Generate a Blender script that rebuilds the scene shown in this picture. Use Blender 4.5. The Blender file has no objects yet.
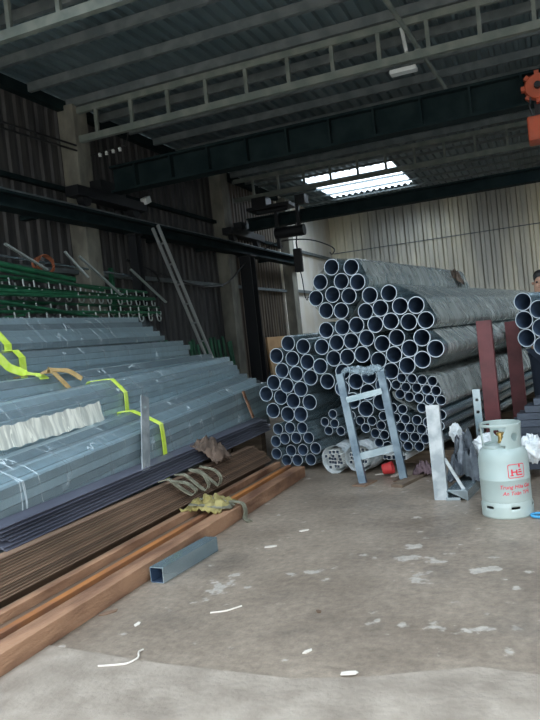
import bpy, bmesh, math, random
from mathutils import Vector, Matrix
random.seed(7)
V = Vector
C = bpy.context.scene.collection
R = math.radians
SC = bpy.context.scene

# ------------------------------------------------------------------ camera, sky, exposure
cam = bpy.data.cameras.new('camera'); camo = bpy.data.objects.new('camera', cam); C.objects.link(camo)
cam.sensor_fit = 'VERTICAL'; cam.sensor_height = 24.0; cam.lens = 24.0 * 700 / 720
cam.clip_start = 0.05; cam.clip_end = 200
yaw, pitch, roll = R(21.98), R(-1.303), R(-5.995)
fwd = V((-math.sin(yaw) * math.cos(pitch), math.cos(yaw) * math.cos(pitch), math.sin(pitch)))
rt = V((math.cos(yaw), math.sin(yaw), 0)); up = rt.cross(fwd)
r2 = rt * math.cos(roll) + up * math.sin(roll); u2 = -rt * math.sin(roll) + up * math.cos(roll)
m = Matrix((r2, u2, -fwd)).transposed().to_4x4(); m.translation = V((0, 0, 1.25))
camo.matrix_world = m
SC.camera = camo

w = bpy.data.worlds.new('sky'); SC.world = w; w.use_nodes = True
wn = w.node_tree.nodes; wl = w.node_tree.links
bg = wn['Background']
tcw = wn.new('ShaderNodeTexCoord'); sx = wn.new('ShaderNodeSeparateXYZ'); rp = wn.new('ShaderNodeValToRGB')
wl.new(tcw.outputs['Generated'], sx.inputs[0]); wl.new(sx.outputs['Z'], rp.inputs[0]); wl.new(rp.outputs[0], bg.inputs[0])
rp.color_ramp.elements[0].position = 0.0; rp.color_ramp.elements[0].color = (.55, .60, .62, 1)
rp.color_ramp.elements[1].position = 0.85; rp.color_ramp.elements[1].color = (1.95, 2.15, 2.35, 1)
bg.inputs[1].default_value = 2.2

# the open shop front behind the camera: a portal that only helps sample the sky through it
pl = bpy.data.lights.new('front_opening_portal', 'AREA'); pl.shape = 'RECTANGLE'; pl.size = 12.0; pl.size_y = 3.3
pl.cycles.is_portal = True
po = bpy.data.objects.new('front_opening_portal', pl); C.objects.link(po)
po.location = (0, -1.6, 1.65); po.rotation_euler = (R(90), 0, 0)

SC.view_settings.view_transform = 'Standard'; SC.view_settings.look = 'None'
SC.view_settings.gamma = 1; SC.view_settings.use_curve_mapping = False
SC.view_settings.exposure = 1.15

# ------------------------------------------------------------------ helpers
def put(o, **k):
    for a, b in k.items(): o[a] = b
    return o

def tag(o, label, cat, group=None):
    o['label'] = label; o['category'] = cat
    if group: o['group'] = group
    return o

def thing(name, label, cat, loc=(0, 0, 0), group=None):
    o = bpy.data.objects.new(name, None); C.objects.link(o); o.location = loc
    o.empty_display_size = .1
    return tag(o, label, cat, group)

def wloc(o):
    p = V((0, 0, 0))
    while o is not None:
        p += o.location; o = o.parent
    return p

class MB:
    def __init__(s): s.v = []; s.f = []; s.m = []
    def add(s, vs, fs, mi=0):
        k = len(s.v); s.v += [V(p) for p in vs]
        for f in fs: s.f.append([i + k for i in f]); s.m.append(mi)
        return s
    def box(s, c, d, rot=None, mi=0):
        c = V(c); x, y, z = d[0] / 2, d[1] / 2, d[2] / 2
        vs = [V(p) for p in ((-x, -y, -z), (x, -y, -z), (x, y, -z), (-x, y, -z), (-x, -y, z), (x, -y, z), (x, y, z), (-x, y, z))]
        if rot is not None: vs = [rot @ p for p in vs]
        return s.add([c + p for p in vs], [(0, 3, 2, 1), (4, 5, 6, 7), (0, 1, 5, 4), (1, 2, 6, 5), (2, 3, 7, 6), (3, 0, 4, 7)], mi)
    def beam(s, p0, p1, wd, ht, upv=(0, 0, 1), mi=0):
        p0 = V(p0); p1 = V(p1); d = (p1 - p0).normalized(); a = d.cross(V(upv)).normalized(); b = a.cross(d)
        prof = [(-wd / 2, -ht / 2), (wd / 2, -ht / 2), (wd / 2, ht / 2), (-wd / 2, ht / 2)]
        return s.prism(prof, p0, p1, a, b, mi)
    def prism(s, prof, p0, p1, a, b, mi=0):
        p0 = V(p0); p1 = V(p1); a = V(a); b = V(b); n = len(prof)
        vs = [p0 + a * x + b * y for x, y in prof] + [p1 + a * x + b * y for x, y in prof]
        fs = [(i, (i + 1) % n, n + (i + 1) % n, n + i) for i in range(n)] + [tuple(range(n - 1, -1, -1)), tuple(range(n, 2 * n))]
        return s.add(vs, fs, mi)
    def hollow(s, prof, inner, p0, p1, a, b, mi=0, mo=0):
        p0 = V(p0); p1 = V(p1); a = V(a); b = V(b); n = len(prof)
        vs = []
        for q in (p0, p1):
            for pr in (prof, inner): vs += [q + a * x + b * y for x, y in pr]
        fo = [(i, (i + 1) % n, 2 * n + (i + 1) % n, 2 * n + i) for i in range(n)]
        fi = [(n + (i + 1) % n, n + i, 3 * n + i, 3 * n + (i + 1) % n) for i in range(n)]
        c0 = [(i, n + i, n + (i + 1) % n, (i + 1) % n) for i in range(n)]
        c1 = [(2 * n + (i + 1) % n, 3 * n + (i + 1) % n, 3 * n + i, 2 * n + i) for i in range(n)]
        s.add(vs, fo + c0 + c1, mi)
        k = len(s.v) - 4 * n
        for f in fi: s.f.append([k + i for i in f]); s.m.append(mo)
        return s
    def tube(s, p0, p1, r, n=16, ri=None, mi=0, mo=0):
        p0 = V(p0); p1 = V(p1); d = (p1 - p0).normalized(); a = d.orthogonal().normalized(); b = d.cross(a)
        cs = [(math.cos(2 * math.pi * i / n), math.sin(2 * math.pi * i / n)) for i in range(n)]
        if ri: return s.hollow([(r * x, r * y) for x, y in cs], [(ri * x, ri * y) for x, y in cs], p0, p1, a, b, mi, mo)
        return s.prism([(r * x, r * y) for x, y in cs], p0, p1, a, b, mi)
    def path(s, pts, r, n=8, mi=0, prof=None, upv=None, closed=False):
        pts = [V(p) for p in pts]; k = len(pts); base = len(s.v); nrm = None
        if prof is None: prof = [(r * math.cos(2 * math.pi * i / n), r * math.sin(2 * math.pi * i / n)) for i in range(n)]
        n = len(prof)
        for i, p in enumerate(pts):
            if closed: t = (pts[(i + 1) % k] - pts[i - 1]).normalized()
            else: t = (pts[min(i + 1, k - 1)] - pts[max(i - 1, 0)]).normalized()
            if upv is not None:
                wv = V(upv); nrm = (wv - t * wv.dot(t)).normalized()
            elif nrm is None: nrm = t.orthogonal().normalized()
            else:
                nrm = nrm - t * nrm.dot(t)
                nrm = nrm.normalized() if nrm.length > 1e-5 else t.orthogonal().normalized()
            b = t.cross(nrm)
            s.v += [p + nrm * x + b * y for x, y in prof]
        for i in range(k if closed else k - 1):
            j = (i + 1) % k
            for q in range(n):
                s.f.append([base + i * n + q, base + i * n + (q + 1) % n, base + j * n + (q + 1) % n, base + j * n + q]); s.m.append(mi)
        if not closed:
            s.f.append([base + q for q in range(n - 1, -1, -1)]); s.m.append(mi)
            s.f.append([base + (k - 1) * n + q for q in range(n)]); s.m.append(mi)
        return s
    def strap(s, pts, wv, wd, t=.004, mi=0):      # flat webbing: width along wv
        return s.path(pts, 0, mi=mi, upv=wv, prof=[(-wd / 2, -t / 2), (wd / 2, -t / 2), (wd / 2, t / 2), (-wd / 2, t / 2)])
    def lathe(s, prof, c, n=32, mi=0, cap0=True, cap1=True):
        c = V(c); b = len(s.v); k = len(prof)
        for r, z in prof: s.v += [c + V((r * math.cos(2 * math.pi * i / n), r * math.sin(2 * math.pi * i / n), z)) for i in range(n)]
        for j in range(k - 1):
            for i in range(n):
                s.f.append([b + j * n + i, b + j * n + (i + 1) % n, b + (j + 1) * n + (i + 1) % n, b + (j + 1) * n + i]); s.m.append(mi)
        if cap0: s.f.append([b + i for i in range(n - 1, -1, -1)]); s.m.append(mi)
        if cap1: s.f.append([b + (k - 1) * n + i for i in range(n)]); s.m.append(mi)
        return s
    def build(s, name, mats, parent=None, origin=None, smooth=False, bevel=0):
        if not isinstance(mats, (list, tuple)): mats = [mats]
        if parent is not None:
            base = wloc(parent); loc = V((0, 0, 0))
        else:
            if origin is None:
                lo = [min(p[i] for p in s.v) for i in range(3)]; hi = [max(p[i] for p in s.v) for i in range(3)]
                origin = ((lo[0] + hi[0]) / 2, (lo[1] + hi[1]) / 2, lo[2])
            base = V(origin); loc = base
        me = bpy.data.meshes.new(name)
        me.from_pydata([tuple(p - base) for p in s.v], [], s.f)
        for mt in mats: me.materials.append(mt)
        for p, mi in zip(me.polygons, s.m): p.material_index = mi
        bm = bmesh.new(); bm.from_mesh(me); bmesh.ops.recalc_face_normals(bm, faces=bm.faces); bm.to_mesh(me); bm.free()
        if smooth:
            for p in me.polygons: p.use_smooth = True
            try: me.set_sharp_from_angle(angle=R(40))
            except Exception: pass
        o = bpy.data.objects.new(name, me); C.objects.link(o); o.location = loc
        if parent is not None: o.parent = parent
        if bevel:
            bv = o.modifiers.new('bevel', 'BEVEL'); bv.width = bevel; bv.segments = 2; bv.limit_method = 'ANGLE'
        return o

def structure(name, mb, mt, **k):
    o = mb.build(name, mt, origin=(0, 0, 0), **k); o['kind'] = 'structure'; return o

ORD = ['zeroth', 'first', 'second', 'third', 'fourth', 'fifth', 'sixth', 'seventh', 'eighth', 'ninth', 'tenth', 'eleventh', 'twelfth', 'thirteenth', 'fourteenth', 'fifteenth', 'sixteenth', 'seventeenth', 'eighteenth', 'nineteenth', 'twentieth']

def baked(o):                                  # apply modifiers into plain mesh data
    dg = bpy.context.evaluated_depsgraph_get(); dg.update()
    return bpy.data.meshes.new_from_object(o.evaluated_get(dg))

# ------------------------------------------------------------------ materials
def mat(name, col=(.5, .5, .5), rough=.6, metal=0.0, col2=None, scale=8, stretch=(1, 1, 1), lo=.4, hi=.6, bump=0.0, bscale=None, var=0.0, detail=6, spec=None, coat=0):
    mt = bpy.data.materials.new(name); mt.use_nodes = True
    n = mt.node_tree.nodes; l = mt.node_tree.links; b = n['Principled BSDF']
    b.inputs['Roughness'].default_value = rough; b.inputs['Metallic'].default_value = metal
    if spec is not None: b.inputs['Specular IOR Level'].default_value = spec
    if coat: b.inputs['Coat Weight'].default_value = coat
    c4 = (*col, 1)
    src = None
    tc = n.new('ShaderNodeTexCoord'); mp = n.new('ShaderNodeMapping'); mp.inputs['Scale'].default_value = stretch
    l.new(tc.outputs['Object'], mp.inputs[0])
    if col2 is not None:
        nz = n.new('ShaderNodeTexNoise'); nz.inputs['Scale'].default_value = scale; nz.inputs['Detail'].default_value = detail
        l.new(mp.outputs[0], nz.inputs['Vector'])
        rr = n.new('ShaderNodeValToRGB'); e = rr.color_ramp.elements
        e[0].position = lo; e[0].color = c4; e[1].position = hi; e[1].color = (*col2, 1)
        l.new(nz.outputs[0], rr.inputs[0]); src = rr.outputs[0]
    if var:
        oi = n.new('ShaderNodeObjectInfo'); mr = n.new('ShaderNodeMapRange'); mr.inputs['To Min'].default_value = 1 - var; mr.inputs['To Max'].default_value = 1 + var
        l.new(oi.outputs['Random'], mr.inputs[0])
        hs = n.new('ShaderNodeHueSaturation'); l.new(mr.outputs[0], hs.inputs['Value'])
        if src is not None: l.new(src, hs.inputs['Color'])
        else: hs.inputs['Color'].default_value = c4
        src = hs.outputs[0]
    if src is not None: l.new(src, b.inputs['Base Color'])
    else: b.inputs['Base Color'].default_value = c4
    if bump:
        n2 = n.new('ShaderNodeTexNoise'); n2.inputs['Scale'].default_value = bscale or scale * 3; n2.inputs['Detail'].default_value = 4
        l.new(mp.outputs[0], n2.inputs['Vector'])
        bp = n.new('ShaderNodeBump'); bp.inputs['Strength'].default_value = bump; bp.inputs['Distance'].default_value = .02
        l.new(n2.outputs[0], bp.inputs['Height']); l.new(bp.outputs[0], b.inputs['Normal'])
    return mt

M = {}
M['zinc'] = mat('galvanised_steel', (.25, .345, .39), .27, .72, (.44, .52, .55), 4, (1, .15, 1), var=.14)
M['zinc_tube'] = mat('galvanised_square_tube', (.30, .40, .45), .30, .6, (.42, .52, .56), 3, (1, .06, 1), .3, .7, var=.42)
M['zinc_dull'] = mat('dull_blue_grey_zinc', (.10, .145, .185), .45, .4, (.20, .26, .30), 7)
M['zinc_bright'] = mat('bright_galvanised_steel', (.30, .34, .36), .45, .4, (.50, .54, .55), 9)
M['rim'] = mat('cut_pipe_rim', (.50, .57, .63), .4, .4)
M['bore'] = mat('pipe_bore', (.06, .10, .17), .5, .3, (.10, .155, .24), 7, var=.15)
M['rust'] = mat('rusty_steel', (.13, .060, .034), .65, .1, (.36, .20, .115), 7, (1, .3, 1), .36, .62, .4, 60, var=.10)
M['rust_dark'] = mat('dark_rusty_steel', (.15, .095, .064), .6, .2, (.29, .185, .12), 5, (1, .25, 1), .35, .7, .15, 60, var=.4)
M['rust_orange'] = mat('fresh_orange_rust', (.40, .15, .035), .8, .05, (.20, .085, .04), 7, (1, .3, 1), .4, .65)
M['slate'] = mat('blue_black_mill_steel', (.085, .09, .12), .4, .4, (.15, .155, .195), 4, (1, .2, 1), var=.4)
M['dark_beam'] = mat('grimy_green_black_paint', (.005, .014, .016), .85, 0, (.012, .024, .025), 4, spec=.2)
M['purlin'] = mat('dusty_grey_paint', (.13, .155, .16), .65, .1, (.19, .215, .215), 5)
M['truss'] = mat('dusty_green_grey_paint', (.17, .20, .18), .65, .1, (.24, .265, .23), 5)
M['roof'] = mat('weathered_zinc_roofing', (.125, .18, .20), .45, .35, (.20, .265, .285), 1.6, (1, .3, 1), .35, .7)
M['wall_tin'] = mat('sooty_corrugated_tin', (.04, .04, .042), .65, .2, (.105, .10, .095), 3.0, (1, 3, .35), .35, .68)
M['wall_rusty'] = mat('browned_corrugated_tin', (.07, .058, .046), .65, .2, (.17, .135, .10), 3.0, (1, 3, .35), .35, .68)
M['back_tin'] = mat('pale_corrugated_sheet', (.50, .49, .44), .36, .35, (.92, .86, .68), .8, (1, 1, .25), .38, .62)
M['concrete_col'] = mat('old_concrete', (.15, .145, .12), .85, 0, (.27, .26, .21), 5, (1, 1, .5), .35, .65, .3, 25)
M['white_wall'] = mat('cream_plaster', (.80, .74, .62), .85, 0, (.88, .84, .76), 2, (1, 1, .5))
M['red_paint'] = mat('oxide_red_paint', (.11, .022, .026), .45, .05, (.17, .035, .04), 5, var=.08)
M['orange_paint'] = mat('orange_paint', (.50, .085, .03), .5, 0, (.40, .08, .035), 6)
M['green_paint'] = mat('green_paint', (.012, .085, .04), .5, .1, (.02, .13, .06), 6, var=.3)
M['green_dark'] = mat('dark_green_paint', (.012, .085, .042), .5, .1, (.03, .15, .075), 6, var=.35)
M['hook'] = mat('zinc_hook', (.42, .46, .43), .4, .5)
M['alu'] = mat('aluminium', (.62, .64, .64), .4, .6)
M['black'] = mat('black_rubber', (.015, .015, .016), .55)
M['black_metal'] = mat('black_steel', (.02, .022, .025), .5, .3)
M['lime'] = mat('lime_webbing', (.58, .78, .06), .75, 0, (.70, .85, .16), 14)
M['tan_web'] = mat('tan_webbing', (.42, .27, .10), .85, 0, (.52, .36, .16), 16)
M['olive'] = mat('olive_webbing', (.13, .125, .085), .85, 0, (.26, .25, .18), 14)
M['khaki'] = mat('yellow_khaki_cloth', (.20, .16, .045), .9, 0, (.33, .28, .11), 9, bump=.4, bscale=20)
M['brown_rag'] = mat('brown_rag', (.085, .06, .045), .9, 0, (.16, .11, .08), 9, bump=.4, bscale=20)
M['timber'] = mat('old_timber', (.12, .085, .06), .85, 0, (.2, .15, .10), 6, (1, 1, 6))
M['cardboard'] = mat('tan_cardboard', (.50, .30, .14), .85, 0, (.58, .36, .18), 3)
M['bottle'] = mat('pale_grey_green_enamel', (.36, .44, .42), .38, 0, (.41, .48, .45), 3)
M['navy'] = mat('navy_black_steel', (.035, .045, .062), .42, .4, (.06, .075, .10), 4, (.3, 1, 1), var=.2)
M['red_print'] = mat('red_print', (.68, .03, .06), .6)
M['skin'] = mat('skin', (.50, .30, .21), .6)
M['hair'] = mat('black_hair', (.012, .011, .011), .5)
M['jacket'] = mat('dark_jacket', (.022, .026, .035), .85, 0, (.035, .04, .05), 20)
M['trousers'] = mat('dark_trousers', (.02, .03, .05), .85)
M['shoe'] = mat('black_shoe', (.02, .02, .02), .5)
M['white_plastic'] = mat('white_plastic', (.75, .77, .75), .5)
M['paper'] = mat('paper_scrap', (.62, .57, .50), .9)
M['red_plastic'] = mat('red_plastic', (.55, .04, .04), .5)
M['blue_plastic'] = mat('blue_plastic', (.05, .30, .55), .45)
M['black_film'] = mat('black_film', (.06, .07, .085), .25, 0, (.14, .16, .18), 8, bump=.6, bscale=14)
M['white_film'] = mat('crumpled_white_film', (.62, .68, .70), .3, 0, (.85, .88, .88), 16, bump=1.0, bscale=22)

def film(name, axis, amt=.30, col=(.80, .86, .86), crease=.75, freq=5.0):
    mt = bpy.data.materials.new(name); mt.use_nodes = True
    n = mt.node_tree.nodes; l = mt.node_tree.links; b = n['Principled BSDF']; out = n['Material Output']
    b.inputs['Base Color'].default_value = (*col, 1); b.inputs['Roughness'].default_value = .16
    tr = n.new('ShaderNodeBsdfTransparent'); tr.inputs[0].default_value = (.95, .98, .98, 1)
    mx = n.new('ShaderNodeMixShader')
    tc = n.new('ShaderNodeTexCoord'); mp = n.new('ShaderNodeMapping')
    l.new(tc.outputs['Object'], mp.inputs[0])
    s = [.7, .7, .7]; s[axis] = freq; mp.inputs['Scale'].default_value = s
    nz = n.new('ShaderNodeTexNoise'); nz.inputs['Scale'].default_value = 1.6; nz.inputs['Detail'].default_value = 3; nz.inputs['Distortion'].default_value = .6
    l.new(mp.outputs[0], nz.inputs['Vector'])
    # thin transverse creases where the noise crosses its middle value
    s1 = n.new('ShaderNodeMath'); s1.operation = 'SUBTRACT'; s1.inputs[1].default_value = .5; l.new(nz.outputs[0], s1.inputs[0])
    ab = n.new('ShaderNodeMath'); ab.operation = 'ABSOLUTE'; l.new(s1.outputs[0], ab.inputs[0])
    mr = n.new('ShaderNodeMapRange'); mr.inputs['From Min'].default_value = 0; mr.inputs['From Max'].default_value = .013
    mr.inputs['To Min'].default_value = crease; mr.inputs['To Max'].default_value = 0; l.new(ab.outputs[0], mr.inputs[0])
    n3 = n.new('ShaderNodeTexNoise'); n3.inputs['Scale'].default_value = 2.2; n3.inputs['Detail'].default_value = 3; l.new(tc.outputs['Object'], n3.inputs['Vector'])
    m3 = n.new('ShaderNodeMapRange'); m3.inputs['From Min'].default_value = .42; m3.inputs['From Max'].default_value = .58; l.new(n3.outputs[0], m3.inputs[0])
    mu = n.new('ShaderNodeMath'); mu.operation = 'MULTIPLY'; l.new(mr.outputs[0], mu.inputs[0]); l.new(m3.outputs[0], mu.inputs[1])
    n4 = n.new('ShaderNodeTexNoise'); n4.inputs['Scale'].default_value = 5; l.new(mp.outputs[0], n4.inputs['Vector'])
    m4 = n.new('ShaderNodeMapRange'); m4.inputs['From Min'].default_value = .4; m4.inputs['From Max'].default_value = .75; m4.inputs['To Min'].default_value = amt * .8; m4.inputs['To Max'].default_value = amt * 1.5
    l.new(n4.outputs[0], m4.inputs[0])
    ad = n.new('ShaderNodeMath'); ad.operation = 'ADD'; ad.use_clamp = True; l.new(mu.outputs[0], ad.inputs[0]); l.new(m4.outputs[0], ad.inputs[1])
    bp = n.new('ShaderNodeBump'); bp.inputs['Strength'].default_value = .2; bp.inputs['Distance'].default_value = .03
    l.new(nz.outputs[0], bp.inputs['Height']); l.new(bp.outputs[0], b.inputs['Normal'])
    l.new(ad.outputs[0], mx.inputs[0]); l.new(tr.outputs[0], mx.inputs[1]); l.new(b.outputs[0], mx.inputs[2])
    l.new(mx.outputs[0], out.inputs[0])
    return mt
M['film'] = film('clear_stretch_film', 1, .11, (.66, .76, .79), .85, 3.5)
M['film_green'] = film('dusty_stretch_film', 1, .50, (.55, .58, .54), .55, 2.2)
M['film_blue'] = film('bluish_crumpled_film', 1, .35, (.55, .68, .76), .8)
M['film_sky_sheen'] = film('cream_film_sky_sheen', 1, .7, (.92, .90, .78), .9)  # cream, more opaque film whose colour carries a sky reflection

def floor_mat():
    mt = mat('worn_concrete_floor', (.165, .130, .098), .5, 0, (.30, .245, .19), 1.6, (1, 1, 1), .3, .7, .25, 30)
    n = mt.node_tree.nodes; l = mt.node_tree.links; b = n['Principled BSDF']
    base = b.inputs['Base Color'].links[0].from_socket
    tc = n.new('ShaderNodeTexCoord')
    # scattered worn pale patches (spilt cement), each round its own centre
    acc = None
    for (x, y, rx, ry) in ((-.85, 3.79, .26, .10), (-.70, 3.48, .16, .11), (-1.30, 3.51, .12, .08), (-.39, 3.62, .16, .09), (-.88, 4.0, .10, .05), (-1.75, 3.3, .14, .2), (-.5, 2.9, .25, .06)):
        mp = n.new('ShaderNodeMapping'); mp.vector_type = 'TEXTURE'; mp.inputs['Location'].default_value = (x, y, 0); mp.inputs['Scale'].default_value = (rx, ry, 1)
        l.new(tc.outputs['Object'], mp.inputs[0])
        ln = n.new('ShaderNodeVectorMath'); ln.operation = 'LENGTH'; l.new(mp.outputs[0], ln.inputs[0])
        mr = n.new('ShaderNodeMapRange'); mr.inputs['From Min'].default_value = 0; mr.inputs['From Max'].default_value = 1.6; mr.inputs['To Min'].default_value = .22; mr.inputs['To Max'].default_value = 0
        l.new(ln.outputs['Value'], mr.inputs[0])
        if acc is None: acc = mr.outputs[0]
        else:
            ad = n.new('ShaderNodeMath'); ad.operation = 'MAXIMUM'; l.new(acc, ad.inputs[0]); l.new(mr.outputs[0], ad.inputs[1]); acc = ad.outputs[0]
    nz = n.new('ShaderNodeTexNoise'); nz.inputs['Scale'].default_value = 9; nz.inputs['Detail'].default_value = 5; l.new(tc.outputs['Object'], nz.inputs['Vector'])
    ad = n.new('ShaderNodeMath'); l.new(acc, ad.inputs[0]); l.new(nz.outputs[0], ad.inputs[1])
    mr = n.new('ShaderNodeMapRange'); mr.inputs['From Min'].default_value = .66; mr.inputs['From Max'].default_value = .71; l.new(ad.outputs[0], mr.inputs[0])
    mx = n.new('ShaderNodeMix'); mx.data_type = 'RGBA'; l.new(mr.outputs[0], mx.inputs[0]); l.new(base, mx.inputs[6]); mx.inputs[7].default_value = (.40, .36, .31, 1)
    # dark oily smears
    n5 = n.new('ShaderNodeTexNoise'); n5.inputs['Scale'].default_value = 2.3; n5.inputs['Detail'].default_value = 7; l.new(tc.outputs['Object'], n5.inputs['Vector'])
    m5 = n.new('ShaderNodeMapRange'); m5.inputs['From Min'].default_value = .55; m5.inputs['From Max'].default_value = .75; m5.inputs['To Max'].default_value = .6; l.new(n5.outputs[0], m5.inputs[0])
    mx2 = n.new('ShaderNodeMix'); mx2.data_type = 'RGBA'; l.new(m5.outputs[0], mx2.inputs[0]); l.new(mx.outputs[2], mx2.inputs[6]); mx2.inputs[7].default_value = (.10, .085, .07, 1)
    # fine grit
    n6 = n.new('ShaderNodeTexNoise'); n6.inputs['Scale'].default_value = 22; n6.inputs['Detail'].default_value = 8; n6.inputs['Roughness'].default_value = .7; l.new(tc.outputs['Object'], n6.inputs['Vector'])
    m6 = n.new('ShaderNodeMapRange'); m6.inputs['From Min'].default_value = .3; m6.inputs['From Max'].default_value = .7; m6.inputs['To Min'].default_value = .66; m6.inputs['To Max'].default_value = 1.30; l.new(n6.outputs[0], m6.inputs[0])
    hs = n.new('ShaderNodeHueSaturation'); l.new(mx2.outputs[2], hs.inputs['Color']); l.new(m6.outputs[0], hs.inputs['Value'])
    l.new(hs.outputs[0], b.inputs['Base Color'])
    return mt
M['floor'] = floor_mat()
M['apron'] = mat('sandy_outdoor_concrete', (.22, .183, .145), .7, 0, (.34, .29, .235), 6, (1, 1, 1), .35, .68, .3, 40)

def skylight_mat():
    mt = bpy.data.materials.new('translucent_roof_sheet'); mt.use_nodes = True
    n = mt.node_tree.nodes; l = mt.node_tree.links; b = n['Principled BSDF']; out = n['Material Output']
    b.inputs['Base Color'].default_value = (.8, .85, .85, 1); b.inputs['Roughness'].default_value = .5
    tr = n.new('ShaderNodeBsdfTransparent'); tr.inputs[0].default_value = (.9, .95, 1, 1)
    tl = n.new('ShaderNodeBsdfTranslucent'); tl.inputs[0].default_value = (.9, .95, 1, 1)
    m1 = n.new('ShaderNodeMixShader'); m1.inputs[0].default_value = .75; l.new(tl.outputs[0], m1.inputs[1]); l.new(tr.outputs[0], m1.inputs[2])
    m2 = n.new('ShaderNodeMixShader'); m2.inputs[0].default_value = .9; l.new(b.outputs[0], m2.inputs[1]); l.new(m1.outputs[0], m2.inputs[2])
    l.new(m2.outputs[0], out.inputs[0]); return mt
M['skylight'] = skylight_mat()

# ------------------------------------------------------------------ the building
def corr(mb, o, along, across, width, nrm, period=.2, amp=.03, mi=0):
    o = V(o); along = V(along); across = V(across); nrm = V(nrm); prof = []
    x = 0.0
    while x < width - 1e-6:
        for fx, h in ((0, 0), (.30, 0), (.42, 1), (.88, 1)):
            xx = x + fx * period
            if xx < width: prof.append((xx, h * amp))
        x += period
    prof.append((width, 0))
    b = len(mb.v); n = len(prof)
    for q in (o, o + along): mb.v += [q + across * a + nrm * h for a, h in prof]
    for i in range(n - 1): mb.f.append([b + i, b + i + 1, b + n + i + 1, b + n + i]); mb.m.append(mi)
    return mb

X0, X1, Y0, Y1, ZR = -6.0, 6.0, -1.5, 20.6, 4.87
mb = MB(); mb.box((0, 11.4, -.1), (12.4, 18.5, .2)); structure('floor', mb, M['floor'])
# outdoor slab in front of the shop, its broken joint a little below the shop floor
mb = MB(); edge = [(-14, 2.50), (-4, 2.52), (-2.4, 2.50), (-1.6, 2.40), (-1.0, 2.37), (-.72, 2.43), (-.55, 2.50), (-.35, 2.57), (-.14, 2.545), (.4, 2.56), (14, 2.55)]
n = len(edge)
vs = [(x, y, .006) for x, y in edge] + [(x, -16, .0) for x, y in edge] + [(x, y + .01, -.1) for x, y in edge]
mb.add(vs, [(i, n + i, n + i + 1, i + 1) for i in range(n - 1)] + [(i, i + 1, 2 * n + i + 1, 2 * n + i) for i in range(n - 1)])
structure('floor_apron', mb, M['apron'])
# roof fields round the rear skylight and the unseen ones added for light
G = lambda k: -6.2 + .16 * k
SKY = [(G(8), G(21), 15.2, 17.8), (G(11), G(23), -.6, 4.2), (G(42), G(56), -.6, 4.2), (G(46), G(61), 7.0, 12.0)]  # after the first, skylights out of view, added to brighten floor and bundles
mb = MB()
def roofpart(xa, xb, ya, yb): corr(mb, (xa, ya, ZR), (0, yb - ya, 0), (1, 0, 0), xb - xa, (0, 0, 1), .16, .045)
ys = [Y0, -.6, 4.2, 7.0, 12.0, 15.2, 17.8, Y1 + .1]
for ya, yb in zip(ys, ys[1:]):
    x = X0 - .2
    for (sa, sb, ta, tb) in SKY:
        if ta <= ya and tb >= yb: roofpart(x, sa, ya, yb); x = sb
    roofpart(x, X1 + .2, ya, yb)
structure('ceiling', mb, M['roof'])
for k_, (sa, sb, ta, tb) in enumerate(SKY):
    mb = MB(); corr(mb, (sa, ta - .05, ZR + .005), (0, tb - ta + .1, 0), (1, 0, 0), sb - sa, (0, 0, 1), .16, .045)
    structure('real_or_added_window_%d' % (k_ + 1), mb, M['skylight'])
    p_ = bpy.data.lights.new('skylight_portal', 'AREA'); p_.shape = 'RECTANGLE'; p_.size = sb - sa; p_.size_y = tb - ta; p_.cycles.is_portal = True
    q_ = bpy.data.objects.new('skylight_portal', p_); C.objects.link(q_); q_.location = ((sa + sb) / 2, (ta + tb) / 2, ZR + .1)
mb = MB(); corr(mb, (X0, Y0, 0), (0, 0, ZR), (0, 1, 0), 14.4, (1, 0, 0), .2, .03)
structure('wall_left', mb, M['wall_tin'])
mb = MB(); corr(mb, (X0, 12.9, 0), (0, 0, ZR), (0, 1, 0), 3.3, (1, 0, 0), .16, .03)
structure('wall_left_inner', mb, M['wall_rusty'])
mb = MB(); mb.box((-6.0, 18.36, ZR / 2), (.12, 4.48, ZR)); structure('wall_left_rear', mb, M['white_wall'])
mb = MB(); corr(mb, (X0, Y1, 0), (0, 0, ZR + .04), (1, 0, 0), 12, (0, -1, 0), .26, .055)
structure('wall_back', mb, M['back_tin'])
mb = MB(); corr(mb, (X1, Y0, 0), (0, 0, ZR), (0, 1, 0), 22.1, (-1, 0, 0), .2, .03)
structure('unseen_wall_right', mb, M['wall_tin'])  # unseen wall put in to keep daylight off this side
mb = MB(); corr(mb, (X0, Y0, 3.3), (0, 0, ZR - 3.3), (1, 0, 0), 12, (0, 1, 0), .2, .03); structure('added_front_shade', mb, M['wall_tin'])  # unseen fascia added to cut the light on walls and roof
mb = MB(); mb.box((-5.9, 7.4, ZR - .10), (.10, 17.4, .14)); structure('trim_1', mb, M['dark_beam'])
k = 1
for y, dy in ((8.15, .32), (12.72, .34), (16.35, .34)):
    mb = MB(); mb.box((-5.84, y, ZR / 2 - .05), (.26, dy, ZR - .1)); structure('column_%d' % k, mb, M['concrete_col'], bevel=.015); k += 1
k = 2
for y0_, y1_, z in ((-1.4, 7.98, 2.5), (8.32, 12.55, 2.5), (12.9, 16.17, 2.5), (-1.4, 7.98, 3.62), (8.32, 12.55, 3.75), (12.9, 16.17, 3.6)):
    mb = MB(); mb.box((-5.92, (y0_ + y1_) / 2, z), (.07, y1_ - y0_, .06)); structure('trim_%d' % k, mb, M['purlin'] if z < 3 else M['dark_beam']); k += 1
for z in (2.52, 3.58):
    mb = MB(); mb.box((-5.90, 18.55, z), (.07, 4.0, .07)); structure('trim_%d' % k, mb, M['purlin']); k += 1
for z in (1.2, 3.75):
    mb = MB(); mb.box((.0, Y1 - .095, z), (11.7, .03, .022)); structure('trim_%d' % k, mb, M['purlin']); k += 1
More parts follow.
